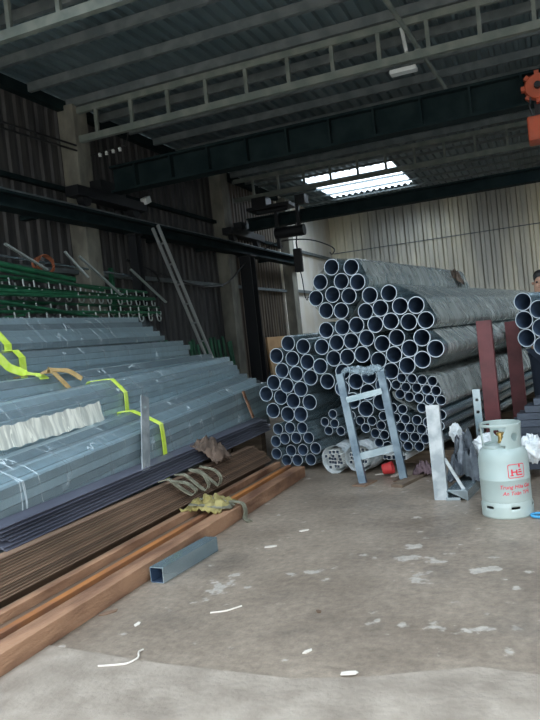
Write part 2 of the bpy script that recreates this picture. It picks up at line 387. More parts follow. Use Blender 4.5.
# purlins
y = 2.78 - 5 * .757; i = 0
while y < 20.4:
    hp = .11 if y < 14.5 else .045
    if i < 13: lb = 'grey steel roof purlin crossing under the sheets, %s back from the open front' % ORD[i + 1]
    else: lb = 'grey steel roof purlin crossing under the sheets, %s forward from the back wall' % ORD[29 - i]
    tag(MB().box((0, y, ZR - .01 - hp / 2), (11.75, .06 if hp > .1 else .04, hp)).build('roof_purlin', M['purlin'], origin=(0, y, ZR - .01 - hp)), lb, 'roof beam', 'roof purlins')
    y += .757; i += 1
NP = i
# light trusses: two chords and uprights
def roof_truss(y, label):
    t = thing('roof_truss', label, 'truss', (0, y, 4.28), 'light roof trusses')
    MB().box((0, y, 4.30), (11.75, .07, .09)).build('bottom_chord', M['truss'], t)
    MB().box((0, y, 4.69), (11.75, .06, .08)).build('top_chord', M['truss'], t)
    q = MB
    x = -5.42
    while x < 5.7:
        MB().box((x, y, 4.50), (.045, .04, .31)).build('upright', M['truss'], t); x += .555
    return t
roof_truss(5.22, 'light grey roof truss nearest the open front, at the top left of the photo')
roof_truss(8.1, 'grey-green roof truss with uprights just in front of the stiffened crane girder')
roof_truss(10.85, 'grey roof truss just behind the stiffened crane girder')
roof_truss(13.5, 'dark roof truss crossing in front of the bright skylight')

# crane track along the left wall
t = thing('crane_rail_beam', 'dark steel crane runway beam running along the left wall', 'beam', (-5.62, 2.7, 3.1))
b = MB(); b.box((-5.62, 7.6, 3.27), (.22, 17.8, .03)); b.box((-5.62, 7.6, 3.2), (.03, 17.8, .14)); b.box((-5.62, 7.6, 3.11), (.22, 17.8, .03)); b.build('girder', M['dark_beam'], t)
MB().box((-5.62, 7.6, 3.31), (.06, 17.8, .05)).build('rail', M['purlin'], t)
for y in (-1, 1.2, 3.4, 5.2, 7.0, 9.9, 11.6, 14.6):
    MB().box((-5.81, y, 3.11), (.2, .10, .06)).build('bracket', M['dark_beam'], t)
for y, s, lb in ((9.05, .13, 'slim black steel post under the crane runway, behind the hook racks'), (13.25, .24, 'thick black steel post under the crane runway, beside the upright green posts')):
    t = thing('steel_post', lb, 'post', (-5.6, y, 0), 'crane runway posts')
    b = MB(); b.box((-5.62, y - s / 2, 1.54), (s, .02, 3.07)); b.box((-5.62, y + s / 2, 1.54), (s, .02, 3.07)); b.box((-5.62, y, 1.54), (.02, s, 3.07)); b.build('column', M['black_metal'], t)
    MB().box((-5.62, y, .01), (s + .12, s + .12, .02)).build('base_plate', M['black_metal'], t)
    MB().box((-5.62, y, 3.083), (s + .06, s + .08, .02)).build('cap_plate', M['black_metal'], t)

def crane(y, zb, zt, label, ribs, group):
    t = thing('crane_girder', label, 'crane beam', (0, y, zb), group)
    b = MB(); b.box((.05, y, zb + .015), (11.1, .22, .03)); b.box((.05, y, (zb + zt) / 2), (11.1, .02, zt - zb - .06)); b.box((.05, y, zt - .015), (11.1, .22, .03))
    b.build('girder', M['dark_beam'], t)
    x = -5.1
    while x < 5.2 and ribs:
        MB().box((x, y - .06, (zb + zt) / 2), (.025, .10, zt - zb - .062)).build('stiffener', M['dark_beam'], t); x += .56
    for s in (-1,):
        e = MB(); e.box((-5.62, y, zb - .07), (.20, 1.7, .13)); e.box((-5.62, y, zb + .08), (.18, .6, .16)); ec = e.build('end_carriage', M['black_metal'], t)
        for dy in (-.6, .6):
            MB().tube((-5.67, y + dy, zb - .15), (-5.57, y + dy, zb - .15), .1, 20).build('wheel', M['black_metal'], ec)
    return t
crane(8.5, 3.585, 3.95, 'deep dark crane girder with welded stiffeners spanning under the roof', True, None)
crane(13.25, 3.585, 3.82, 'slim dark crane girder spanning in front of the pale back wall', False, None)

# hoist trolley, cables and pendant at the left end of the far girder
t = thing('crane_trolley', 'dark hoist trolley with motor at the left end of the far crane girder', 'hoist', (-4.7, 13.25, 3.2))
b = MB(); b.box((-4.9, 13.08, 3.93), (.9, .5, .06)); b.box((-5.1, 13.05, 4.05), (.3, .3, .2)); b.build('trolley_frame', M['black_metal'], t)
MB().tube((-5.2, 13.0, 3.87), (-4.55, 13.0, 3.87), .05, 16).build('axle', M['black_metal'], t)
MB().tube((-4.85, 13.02, 3.40), (-4.25, 13.02, 3.40), .11, 20).build('motor', M['black_metal'], t)
b = MB(); b.box((-4.8, 13.02, 3.52), (.06, .10, .84)); b.box((-4.35, 13.02, 3.60), (.06, .10, .62)); b.build('hanger', M['black_metal'], t)
MB().box((-4.25, 13.02, 3.98), (.20, .24, .16)).build('junction_box', M['black_metal'], t)
t = thing('crane_pendant', 'black crane control pendant hanging on its cable before the cream wall', 'controller', (-4.43, 13.02, 2.58))
MB().box((-4.44, 13.02, 2.82), (.16, .12, .46)).build('handset', M['black'], t, bevel=.02)
MB().path([(-4.44, 13.02, 3.04), (-4.45, 13.03, 3.17), (-4.46, 13.15, 3.34), (-4.47, 13.19, 3.60)], .014).build('cable', M['black'], t)
MB().path([(-4.42, 13.02, 2.6), (-4.40, 13.02, 2.45), (-4.38, 13.02, 2.1), (-4.34, 13.0, 2.02), (-4.30, 13.0, 2.09)], .010).build('cord', M['black'], t)
for i, (pts, lb) in enumerate(((
        [(-5.6, 14.0, 3.25), (-5.2, 14.2, 3.45), (-4.6, 14.5, 3.42), (-4.2, 15, 3.2), (-4.9, 17, 3.3), (-5.7, 19.6, 3.7)], 'black festoon cable looping across the cream rear wall'),
        ([(-5.74, 8.95, 2.72), (-5.75, 10.3, 2.5), (-5.75, 11.6, 2.38), (-5.7, 12.4, 2.5), (-5.6, 13.1, 2.95)], 'black cable sagging along the left wall behind the ladder'),
        ([(-5.86, 2.8, 4.45), (-5.8, 5.6, 4.18), (-5.72, 8.0, 4.2)], 'upper black cable strung along the top of the left wall'),
        ([(-5.86, 2.8, 4.37), (-5.8, 5.6, 4.10), (-5.72, 8.0, 4.13)], 'lower black cable strung along the top of the left wall'))):
    P = []
    for j in range(len(pts) - 1):
        for q in range(6): P.append(V(pts[j]).lerp(V(pts[j + 1]), q / 6))
    P.append(V(pts[-1]))
    for _ in range(6): P = [P[0]] + [(P[j - 1] + P[j] * 2 + P[j + 1]) / 4 for j in range(1, len(P) - 1)] + [P[-1]]
    tag(MB().path(P, .014).build('cable', M['black'], smooth=True), lb, 'cable')
P = [(-5.72 + .02 * math.sin(3 * a), 9.45 + .34 * math.cos(a), 2.37 + .26 * math.sin(a)) for a in [i * math.pi / 10 for i in range(40)]]
tag(MB().path(P, .018).build('cable_coil', M['black'], smooth=True), 'coil of black cable hung on the left wall beside the ladder', 'cable')
# insulators
t = thing('insulator_row', 'row of four white insulators hanging near the top of the left wall', 'insulator', (-5.2, 8.35, 4.0))
for i in range(4):
    MB().lathe([(.015, -.02), (.024, -.02), (.02, 0), (.026, .006), (.02, .028)], (-5.56 + i * .11, 8.3, 4.10 + i * .004), 12).build('insulator', M['white_plastic'], t)
MB().path([(-5.74, 8.3, 4.13), (-5.5, 8.3, 4.13), (-5.12, 8.3, 4.145), (-5.0, 8.2, 4.30)], .01).build('wire', M['black'], t)
t = thing('floodlight', 'small pale floodlight on the crane runway above the hook racks', 'lamp', (-5.45, 9.35, 3.42))
MB().box((-5.52, 9.33, 3.62), (.10, .16, .10), Matrix.Rotation(.4, 3, 'X')).build('lamp_head', M['white_plastic'], t, bevel=.01)
MB().box((-5.60, 9.36, 3.62), (.05, .04, .05)).build('lamp_bracket', M['black_metal'], t)

# conduit, light fittings
t = thing('conduit', 'grey round conduit running back under the roof sheets', 'pipe', (-1.15, 5.3, 4.4))
MB().tube((-1.25, 5.3, 4.385), (-1.0, 9.9, 4.385), .026, 14).build('tube', M['truss'], t)
for y in (5.22, 8.1):
    MB().box((-1.25 + (y - 5.3) * .054, y, 4.352), (.07, .05, .018)).build('clip', M['truss'], t)
t = thing('strip_light', 'short unlit strip light hanging under the grey-green roof truss', 'lamp', (-1.28, 8.1, 4.12))
MB().box((-1.28, 8.1, 4.165), (.30, .12, .05)).build('lamp_housing', M['white_plastic'], t, bevel=.008)
for dx in (-.1, .1): MB().tube((-1.28 + dx, 8.1, 4.19), (-1.28 + dx, 8.1, 4.258), .006, 8).build('hanger', M['purlin'], t)
tag(MB().tube((-1.22, 8.05, 4.345), (-1.25, 8.05, 4.62), .022, 12).build('fluorescent_tube', M['white_plastic']), 'white tube light standing upright against the grey-green roof truss', 'lamp')

# orange hoist at the right edge, hung on the near girder
t = thing('chain_hoist', 'orange hoist with round trolley wheel under the near crane girder at right edge', 'hoist', (.12, 8.3, 3.1))
b = MB(); b.lathe([(.05, -.05), (.125, -.05), (.14, -.03), (.14, .03), (.125, .05), (.05, .05)], (0, 0, 0), 24)
rot = Matrix.Rotation(R(90), 3, 'X'); b.v = [rot @ p + V((.10, 8.29, 3.72)) for p in b.v]; tw = b.build('trolley_wheel', M['orange_paint'], t, smooth=True)
for i in range(8):
    a = i * math.pi / 4; MB().box((.10 + .145 * math.cos(a), 8.29, 3.72 + .145 * math.sin(a)), (.05, .08, .05), Matrix.Rotation(-a, 3, 'Y')).build('gear_tooth', M['orange_paint'], tw)
MB().tube((.10, 8.18, 3.72), (.10, 8.50, 3.72), .035, 12).build('axle', M['black_metal'], t)
b = MB(); b.box((.10, 8.36, 3.50), (.10, .03, .50)); b.build('hanger', M['black_metal'], t)
MB().box((.16, 8.34, 3.27), (.40, .30, .26)).build('gearbox', M['orange_paint'], t, bevel=.02)
MB().tube((.36, 8.34, 3.27), (.66, 8.34, 3.27), .13, 24).build('motor', M['orange_paint'], t)
MB().path([(.14, 8.30, 3.14), (.14, 8.30, 2.7), (.15, 8.3, 2.62), (.19, 8.3, 2.58), (.22, 8.3, 2.63)], .012).build('hook', M['black_metal'], t)
MB().path([(.02, 8.2, 3.60), (.0, 8.2, 3.5), (.02, 8.2, 3.41)], .010).build('cable', M['black'], t)

# ------------------------------------------------------------------ left: wrapped bundles of square tube
def sq_tube_mesh(s, L, mats):
    b = MB(); h = s / 2; g = h - .003
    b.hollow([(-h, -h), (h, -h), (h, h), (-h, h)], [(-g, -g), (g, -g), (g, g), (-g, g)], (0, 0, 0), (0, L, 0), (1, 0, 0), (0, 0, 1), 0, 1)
    o = b.build('square_tube', mats, origin=(0, 0, 0), bevel=s * .09); me = baked(o); bpy.data.objects.remove(o); return me

def hull2(pts):
    pts = sorted(set(pts))
    def half(ps):
        h = []
        for p in ps:
            while len(h) > 1 and (h[-1][0] - h[-2][0]) * (p[1] - h[-2][1]) - (h[-1][1] - h[-2][1]) * (p[0] - h[-2][0]) <= 0: h.pop()
            h.append(p)
        return h
    a = half(pts); b = half(pts[::-1]); return a[:-1] + b[:-1]

def film_sleeve(b, hull, L, frame, y0=0.02, steps=60, amp=.004, seed=0, blocked=None):
    """a loose sleeve round a convex outline; frame(a, y, z) -> world"""
    rnd = random.Random(seed); n = len(hull)
    # resample outline
    per = []; 
    for i in range(n):
        p, q = hull[i], hull[(i + 1) % n]; d = math.hypot(q[0] - p[0], q[1] - p[1]); m_ = max(1, int(d / .04))
        for j in range(m_): per.append((p[0] + (q[0] - p[0]) * j / m_, p[1] + (q[1] - p[1]) * j / m_))
    cx = sum(p[0] for p in per) / len(per); cz = sum(p[1] for p in per) / len(per)
    k = len(b.v); N = len(per)
    for s in range(steps + 1):
        y = y0 + (L - y0) * s / steps
        ring = rnd.uniform(0, amp * 1.6)
        for (a, z) in per:
            dx, dz = a - cx, z - cz; dl = math.hypot(dx, dz)
            o_ = .004 + ring * .6 + rnd.uniform(0, amp)
            b.v.append(V(frame(a + dx / dl * o_, y, z + dz / dl * o_)))
    bad = [bool(blocked and blocked(*p)) for p in per]
    for s in range(steps):
        for i in range(N):
            j = (i + 1) % N
            if bad[i] or bad[j]: continue
            b.f.append([k + s * N + i, k + s * N + j, k + (s + 1) * N + j, k + (s + 1) * N + i]); b.m.append(0)
    return b

def square_bundle(name, label, loc, slope, rows, s, y1, fm, drift=0.0, stag=0.0, seed=1):
    """rows: (first column, last column) from the front column 0 backwards (-x); loc = front bottom near corner"""
    L = y1 - loc[1]
    t = thing(name, label, 'tube bundle', loc, 'wrapped bundles of galvanised square tube')
    t.rotation_euler = (math.atan(slope), 0, math.atan(-drift))
    rnd = random.Random(seed)
    me = sq_tube_mesh(s * .95, L - .12, [M['zinc_tube'], M['bore']])
    pts = []; nr = len(rows)
    for r, (c0, c1) in enumerate(rows):
        for c in range(c0, c1 + 1):
            o = bpy.data.objects.new('square_tube', me); C.objects.link(o); o.parent = t
            o.location = (-(c + .5) * s, rnd.uniform(0, .10) - stag * r, (r + .5) * s)
            for dx in (-c * s, -(c + 1) * s):
                for dz in (r * s, (r + 1) * s): pts.append((round(dx, 4), round(dz, 4)))
    h = hull2(pts)
    b = MB(); film_sleeve(b, h, L - .16, lambda a, y, z: (a, y, z), .25, int(L * 11), .006, seed)
    o = b.build('plastic_wrap', fm, smooth=True); o.data.transform(Matrix.Translation(o.location)); o.location = (0, 0, 0); o.parent = t
    return t, h

def bundle_strap(t, h, y, wd, mt, name='strap', arc=None, slack=.012):
    """a band round the outline at distance y along the bundle"""
    cx = sum(p[0] for p in h) / len(h); cz = sum(p[1] for p in h) / len(h)
    P = []
    for i in range(len(h)):
        p, q = h[i], h[(i + 1) % len(h)]; m_ = max(1, int(math.hypot(q[0] - p[0], q[1] - p[1]) / .06))
        for j in range(m_):
            a = p[0] + (q[0] - p[0]) * j / m_; z = p[1] + (q[1] - p[1]) * j / m_
            dl = math.hypot(a - cx, z - cz); P.append(V((a + (a - cx) / dl * (slack + .012), y, z + (z - cz) / dl * (slack + .012))))
    b = MB(); b.path(P, 0, prof=[(-wd / 2, -.003), (wd / 2, -.003), (wd / 2, .003), (-wd / 2, .003)], upv=(0, 1, 0), closed=True)
    o = b.build(name, mt, origin=(0, 0, 0)); o.parent = t
    return o

# b1: front; b2 behind it; b3 ... b5 towards the wall
b1, h1 = square_bundle('tube_bundle', 'wrapped galvanised tube bundle nearest the floor, beside the dark angle bars', (-3.0, 2.72, .085), .062,
    [(0, 5)] * 8 + [(2, 5), (4, 5)], .058, 7.35, M['film'], 0.0, 0, 3)
b2, h2 = square_bundle('tube_bundle', 'second wrapped galvanised tube bundle from the floor, with painted sky reflection near the left edge', (-3.372, 2.9, .69), .034,
    [(0, 6)] * 4 + [(1, 6), (2, 5)], .052, 7.45, M['film'], 0.0, 0, 5)
b3, h3 = square_bundle('tube_bundle', 'long dark wrapped tube bundle with a tan strap, third from the floor', (-3.775, 3.1, .79), .010,
    [(0, 7)] * 4 + [(1, 7), (2, 7)], .062, 7.8, M['film'], 0.0, 0, 8)
b4, h4 = square_bundle('tube_bundle', 'wrapped galvanised tube bundle just under the topmost bundle', (-4.30, 3.4, 1.04), 0.0,
    [(0, 8)] * 5 + [(1, 8)], .062, 8.0, M['film'], 0.0, 0, 11)
b5, h5 = square_bundle('tube_bundle', 'topmost wrapped tube bundle, below the green hook racks', (-4.46, 3.6, 1.43), 0.0,
    [(0, 8), (1, 8), (2, 8), (3, 8), (4, 8)], .064, 7.75, M['film'], 0.0, .06, 14)

# bearers under the bundles (they fill the space the photo hides)
def bearer(x0, x1, y, z1, z0=0.0, label=''):
    return tag(MB().box(((x0 + x1) / 2, y, (z0 + z1) / 2), (x1 - x0, .14, z1 - z0)).build('timber_block', M['timber'], bevel=.006), label, 'timber', 'timber blocks under the tube bundles')
for y in (3.3, 5.2, 7.0):
    w_ = {3.3: 'near end', 5.2: 'middle', 7.0: 'far end'}[y]
    bearer(-3.35, -3.0, y, .085 + .062 * (y - 2.72) - .006, 0, 'timber block under the %s of the front wrapped tube bundle' % w_)
    bearer(-3.74, -3.372, y, .69 + .034 * (y - 2.9) - .004, 0, 'timber block under the %s of the second wrapped tube bundle' % w_)
    bearer(-4.26, -3.775, y, .79 + .010 * (y - 3.1) - .003, 0, 'timber block under the %s of the third wrapped tube bundle' % w_)
    bearer(-4.86, -4.31, y, 1.038, 0, 'timber block under the %s of the bundle below the topmost one' % w_)
    bearer(-5.04, -4.88, y, 1.428, 0, 'timber block under the wall side of the topmost bundle at its %s' % w_)

# straps (parts of their bundle)
bundle_strap(b1, h1, 4.93 - 2.72, .055, M['lime'], 'lime_strap')
bundle_strap(b2, h2, 5.0 - 2.9, .05, M['lime'], 'lime_strap')
bundle_strap(b3, h3, 4.78 - 3.1, .06, M['tan_web'], 'tan_strap')
bundle_strap(b4, h4, 4.86 - 3.4, .08, M['lime'], 'lime_strap')
bundle_strap(b5, h5, 4.88 - 3.6, .09, M['lime'], 'lime_strap')
# loose lime sling hanging over the ends of the upper bundles
def curve(pts, n=8, it=3):
    P = []
    for j in range(len(pts) - 1):
        for q in range(n): P.append(V(pts[j]).lerp(V(pts[j + 1]), q / n))
    P.append(V(pts[-1]))
    for _ in range(it): P = [P[0]] + [(P[j - 1] + P[j] * 2 + P[j + 1]) / 4 for j in range(1, len(P) - 1)] + [P[-1]]
    return P
tag(MB().strap(curve([(-4.27, 4.42, 1.50), (-4.22, 4.5, 1.40), (-4.2, 4.6, 1.28), (-4.15, 4.75, 1.215), (-4.0, 4.72, 1.20), (-3.84, 4.60, 1.16)]), (.25, 1, .1), .07, .005).build('lifting_sling', M['lime'], smooth=True),
    'lime webbing sling lying loose between the upper two wrapped bundles at left edge', 'strap')
tag(MB().strap(curve([(-3.80, 4.55, 1.205), (-3.9, 4.66, 1.216), (-3.95, 4.78, 1.23), (-3.85, 4.92, 1.205), (-3.78, 5.0, 1.12)]), (.1, 1, .2), .055, .006).build('webbing_strap', M['tan_web'], smooth=True),
    'loose end of a tan strap lying twisted on the long dark bundle', 'strap')
# cream sheet painting the sky's reflection on the second bundle's wrap
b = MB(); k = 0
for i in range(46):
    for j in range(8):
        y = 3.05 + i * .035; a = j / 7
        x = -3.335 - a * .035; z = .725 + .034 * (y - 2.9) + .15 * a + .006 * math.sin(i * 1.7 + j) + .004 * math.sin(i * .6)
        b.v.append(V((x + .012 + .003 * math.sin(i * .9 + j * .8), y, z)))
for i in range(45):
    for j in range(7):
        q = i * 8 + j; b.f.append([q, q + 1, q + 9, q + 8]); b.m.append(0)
tag(b.build('sky_sheen_sheet', M['film_sky_sheen'], smooth=True), 'crinkled cream film sheet painting the sky reflection on the second bundle at left edge', 'plastic film')

# upright perforated strip and rusty stake against the front bundle
def perforated(name, label, p0, p1, wd, t_, holes, wv, mt, group=None):
    p0 = V(p0); p1 = V(p1); d = (p1 - p0).normalized(); wv = (V(wv) - d * V(wv).dot(d)).normalized(); nv = d.cross(wv)
    L = (p1 - p0).length; b = MB()
    us = sorted(set([0, L] + [h + s for h in holes for s in (-.012, .012)])); vs_ = [-wd / 2, -.012, .012, wd / 2]
    def cell(u0, u1, v0, v1):
        c = p0 + d * (u0 + u1) / 2 + wv * (v0 + v1) / 2
        b.box(c, (u1 - u0, v1 - v0, t_), Matrix((d, wv, nv)).transposed())
    for i in range(len(us) - 1):
        hole = any(abs((us[i] + us[i + 1]) / 2 - h) < .005 for h in holes)
        if hole: cell(us[i], us[i + 1], -wd / 2, -.012); cell(us[i], us[i + 1], .012, wd / 2)
        else: cell(us[i], us[i + 1], -wd / 2, wd / 2)
    return tag(b.build(name, mt), label, 'steel strip', group)
perforated('perforated_strip', 'upright pale galvanised strip with two holes leaning on the front tube bundle', (-2.915, 4.50, .375), (-2.975, 4.69, .945), .105, .008, (.05, .52), (0, 1, 0), M['zinc_bright'])
tag(MB().beam((-2.88, 6.52, .52), (-2.965, 6.52, .80), .05, .012, (1, 0, 0)).build('rusty_stake', M['rust'], bevel=.002), 'short rusty stake standing against the far end of the front tube bundle', 'steel strip')

# ------------------------------------------------------------------ left: angle bars and rusty tubes on the floor
def angle_mesh(leg, t_, L, mt, rot, leg2=None):
    l2 = leg2 or leg
    prof = [(0, 0), (leg, 0), (leg, -t_), (t_, -t_), (t_, -l2), (0, -l2)]
    c, s = math.cos(rot), math.sin(rot)
    prof = [(x * c - z * s, x * s + z * c) for x, z in prof]
    b = MB(); b.prism(prof, (0, 0, 0), (0, L, 0), (1, 0, 0), (0, 0, 1))
    o = b.build('angle_bar', mt, origin=(0, 0, 0)); me = o.data; bpy.data.objects.remove(o); return me
rnd = random.Random(4)
# rust-brown nest: outermost at the top towards the bundles, each next one stepping down to the right
mb_ = angle_mesh(.085, .006, 4.55, M['rust_dark'], 0.0)
NB = 14
for i in range(NB):
    o = bpy.data.objects.new('angle_bar', mb_); C.objects.link(o)
    o.location = (-2.875 + .0128 * i, 1.75 + rnd.uniform(-.04, .04), .270 - .0108 * i)
    tag(o, 'rust-brown steel angle bar in the brown nest on the floor, %s from the top' % ORD[i + 1] if i < NB - 1 else 'rust-brown steel angle bar lowest in the brown nest beside the rusty tubes', 'angle bar', 'brown nested angle bars')
for y in (2.2, 4.2, 6.0):
    tag(MB().box((-2.74, y, .0275), (.24, .10, .055)).build('timber_block', M['timber']), 'timber block under the %s of the brown angle bars' % {2.2: 'near end', 4.2: 'middle', 6.0: 'far end'}[y], 'timber', 'timber blocks under the angle bars')
# blue-black nest lying on top, leaning
ms_ = angle_mesh(.085, .006, 3.95, M['slate'], R(-20), .05)
NG = 7
for i in range(NG):
    o = bpy.data.objects.new('angle_bar', ms_); C.objects.link(o)
    o.location = (-2.985 + .0087 * i, 2.93 + rnd.uniform(-.06, .05) + (.05 if i > 3 else 0), .415 - .0186 * i); o.rotation_euler = (math.atan(.018), 0, 0)
    tag(o, 'blue-black steel angle bar in the dark nest against the front bundle, %s from the top' % ORD[i + 1] if i < NG - 1 else 'lowest blue-black steel angle bar of the dark nest, lying on the brown ones', 'angle bar', 'blue-black nested angle bars')
# flats, tubes and channels on the floor
def floor_bar(name, label, x0, x1, z0, z1, y0, y1, mt, kind, drift=0):
    h = (z1 - z0) / 2; wd = (x1 - x0) / 2; t_ = min(.006, h * .4); cx = (x0 + x1) / 2; cz = (z0 + z1) / 2
    pr = [(-wd, -h), (wd, -h), (wd, h), (-wd, h)]; q = [(x - t_ * (1 if x > 0 else -1), z - t_ * (1 if z > 0 else -1)) for x, z in pr]
    return tag(MB().hollow(pr, q, (cx, y0, cz), (cx + drift, y1, cz), (1, 0, 0), (0, 0, 1), 0, 0).build(name, mt, bevel=.0025), label, kind, 'rusty tubes on the floor')
floor_bar('rusty_square_tube', 'thick rusty square tube at the outer edge of the steel on the floor', -2.325, -2.21, 0, .095, 1.5, 6.05, M['rust'], 'steel tube')
floor_bar('rusty_square_tube', 'slim dark steel tube just inside the thick rusty outer tube', -2.385, -2.335, 0, .062, 1.5, 6.15, M['slate'], 'steel tube')
floor_bar('rusty_square_tube', 'bright orange rusted slim tube between the outer tube and brown bars', -2.435, -2.39, 0, .088, 1.5, 6.18, M['rust_orange'], 'steel tube')
floor_bar('rusty_square_tube', 'dark brown low tube beside the bright orange rusted tube', -2.505, -2.445, 0, .072, 1.5, 6.22, M['rust_dark'], 'steel tube')
floor_bar('rusty_square_tube', 'brown rusty tube lying next to the nest of brown angle bars', -2.565, -2.512, 0, .115, 1.5, 6.22, M['rust'], 'steel tube')
floor_bar('rusty_square_tube', 'dark brown flat tube squeezed under the foot of the brown angle bars', -2.612, -2.570, 0, .098, 1.5, 6.22, M['rust_dark'], 'steel tube')
# offcut of galvanised box section on the floor
c0 = V((-2.185, 3.28, .045)); c1 = V((-2.135, 3.86, .045)); d = (c1 - c0).normalized(); a = d.cross(V((0, 0, 1)))
tag(MB().hollow([(-.045, -.045), (.045, -.045), (.045, .045), (-.045, .045)], [(-.039, -.039), (.039, -.039), (.039, .039), (-.039, .039)], c0 + V((.055, 0, 0)), c1 + V((.055, 0, 0)), a, (0, 0, 1), 0, 1).build('tube_offcut', [M['zinc'], M['bore']], bevel=.003),
    'short galvanised square tube offcut lying on the floor beside the rusty tube', 'steel tube')

# slings and rags lashed over the bars
def rag(name, label, c, size, mt, seed, kind, up=.05):
    rnd = random.Random(seed); b = MB(); nx, ny = 18, 14
    for i in range(nx):
        for j in range(ny):
            u, v = i / (nx - 1) - .5, j / (ny - 1) - .5
            fall = max(0, 1 - (u * u + v * v) * 3.2)
            z = up * fall * (1 + .5 * math.sin(u * 19 + seed) * math.cos(v * 15 + seed)) + .012 * math.sin(u * 40 + v * 23 + seed)
            wob = .06 * math.sin(j * 1.1 + seed) + .05 * math.sin(i * 1.4)
            b.v.append(V((c[0] + u * size[0] * (1 + wob), c[1] + v * size[1] * (1 + wob), c[2] + z + u * size[2])))
    for i in range(nx - 1):
        for j in range(ny - 1):
            q = i * ny + j; b.f.append([q, q + 1, q + ny + 1, q + ny]); b.m.append(0)
    o = b.build(name, mt, smooth=True); so = o.modifiers.new('thick', 'SOLIDIFY'); so.thickness = .008; so.offset = 1
    return tag(o, label, kind)
rag('cloth_rag', 'brown rag lying bunched over the dark angle bars below the upright strip', (-2.83, 5.45, .375), (.24, .34, -.16), M['brown_rag'], 3, 'cloth', .085)
rag('cloth_rag', 'yellow-khaki cloth tied over the rusty tubes near the floor', (-2.42, 4.55, .118), (.30, .34, -.02), M['khaki'], 8, 'cloth', .06)
def sling_loops(name, label, loops, mt, kind='strap', wd=.045):
    t = thing(name, label, kind, loops[0][0]); 
    for L_ in loops: MB().strap(curve(L_, 6, 4), (0, 1, 0), wd, .006).build('webbing_loop', mt, t, smooth=True)
    return t
sling_loops('webbing_sling', 'olive webbing sling looped over the brown angle bars', [
    [(-2.84, 4.55, .30), (-2.76, 4.56, .32), (-2.70, 4.60, .24), (-2.62, 4.64, .17), (-2.58, 4.66, .20), (-2.64, 4.60, .28), (-2.72, 4.5, .31)],
    [(-2.82, 4.75, .31), (-2.74, 4.77, .31), (-2.66, 4.80, .22), (-2.60, 4.82, .16), (-2.57, 4.84, .20), (-2.62, 4.86, .29), (-2.72, 4.82, .33)],
    [(-2.80, 4.95, .31), (-2.72, 4.97, .30), (-2.63, 5.0, .20), (-2.58, 5.02, .15), (-2.56, 5.04, .22), (-2.62, 5.06, .28), (-2.74, 5.02, .32)]], M['olive'])
sling_loops('webbing_sling', 'pale olive webbing end hanging over the thick rusty tube to the floor', [
    [(-2.50, 4.52, .17), (-2.40, 4.58, .16), (-2.30, 4.62, .125), (-2.20, 4.63, .115), (-2.168, 4.60, .06), (-2.160, 4.55, .014), (-2.10, 4.5, .006)],
    [(-2.52, 4.40, .16), (-2.42, 4.42, .15), (-2.30, 4.45, .122), (-2.24, 4.50, .112), (-2.26, 4.58, .108), (-2.34, 4.6, .13)]], M['olive'])

# ------------------------------------------------------------------ left wall: hook racks, green pipes, posts, ladder
def hook_pts(x, y, z, s, fl):
    P = [(x, y, z), (x + .004, y, z - .075)]
    for i in range(9):
        a = math.pi + math.pi * i / 8 * 1.15
        P.append((x + .006, y + fl * (s + s * math.cos(a)), z - .075 + s * 1.0 * math.sin(a)))
    return P
def hook_rack(x, y0, y1, z0, z1, n, label, mt, seed):
    t = thing('hook_rack', label, 'hook rack', (x, y0, z0), 'green racks of hooks on the left wall'); r_ = random.Random(seed)
    MB().tube((x, y0, z0), (x, y1, z1), .020, 12).build('rail', mt, t)
    for i in range(n):
        f = (i + .5) / n; y = y0 + (y1 - y0) * f; z = z0 + (z1 - z0) * f
        MB().path(hook_pts(x + .02, y + r_.uniform(-.03, .03), z - .005, .045 + r_.uniform(-.006, .006), 1), .010, 7).build('hook', M['hook'], t, smooth=True)
    return t
hook_rack(-5.48, 5.6, 9.0, 2.30, 2.20, 16, 'topmost green rack of zinc hooks along the left wall', M['green_dark'], 1)
hook_rack(-5.42, 5.6, 9.1, 2.18, 2.10, 16, 'second green rack of zinc hooks from the top on the left wall', M['green_paint'], 2)
hook_rack(-5.36, 5.6, 9.1, 2.00, 1.96, 15, 'third green rack of zinc hooks, above the lowest one', M['green_dark'], 3)
hook_rack(-5.30, 5.6, 9.0, 1.88, 1.88, 14, 'lowest green rack of zinc hooks, just above the topmost bundle', M['green_dark'], 4)
for i, (y, lb) in enumerate(((6.1, 'near'), (8.7, 'far'))):
    t = thing('rack_bracket', 'steel wall bracket carrying the %s end of the green hook racks' % lb, 'bracket', (-5.8, y, 1.7), 'brackets of the hook racks')
    MB().box((-5.86, y, 2.12), (.05, .06, .95)).build('backplate', M['green_dark'], t)
    for (x, z) in ((-5.48, 2.25 if i else 2.285), (-5.42, 2.12 if i else 2.17), (-5.36, 1.97 if i else 1.995), (-5.30, 1.88)):
        MB().beam((-5.84, y, z - .035), (x + .03, y, z - .035), .03, .025).build('arm', M['green_dark'], t)
tag(MB().tube((-5.74, 5.2, 2.62), (-5.74, 9.4, 2.47), .016, 10).build('wall_rail', M['zinc'], smooth=True), 'thin grey rail along the left wall above the green hook racks', 'pipe')
gp = [((-5.25, 5.0, 2.45), (-5.32, 7.1, 2.28), .032), ((-5.22, 5.2, 2.36), (-5.27, 7.6, 2.16), .022), ((-5.24, 5.0, 2.10), (-5.24, 7.0, 2.09), .026), ((-5.2, 5.0, 2.05), (-5.22, 8.7, 2.06), .02),
      ((-5.18, 5.6, 1.97), (-5.18, 7.3, 1.80), .024), ((-5.14, 5.1, 2.02), (-5.13, 7.0, 1.82), .018)]
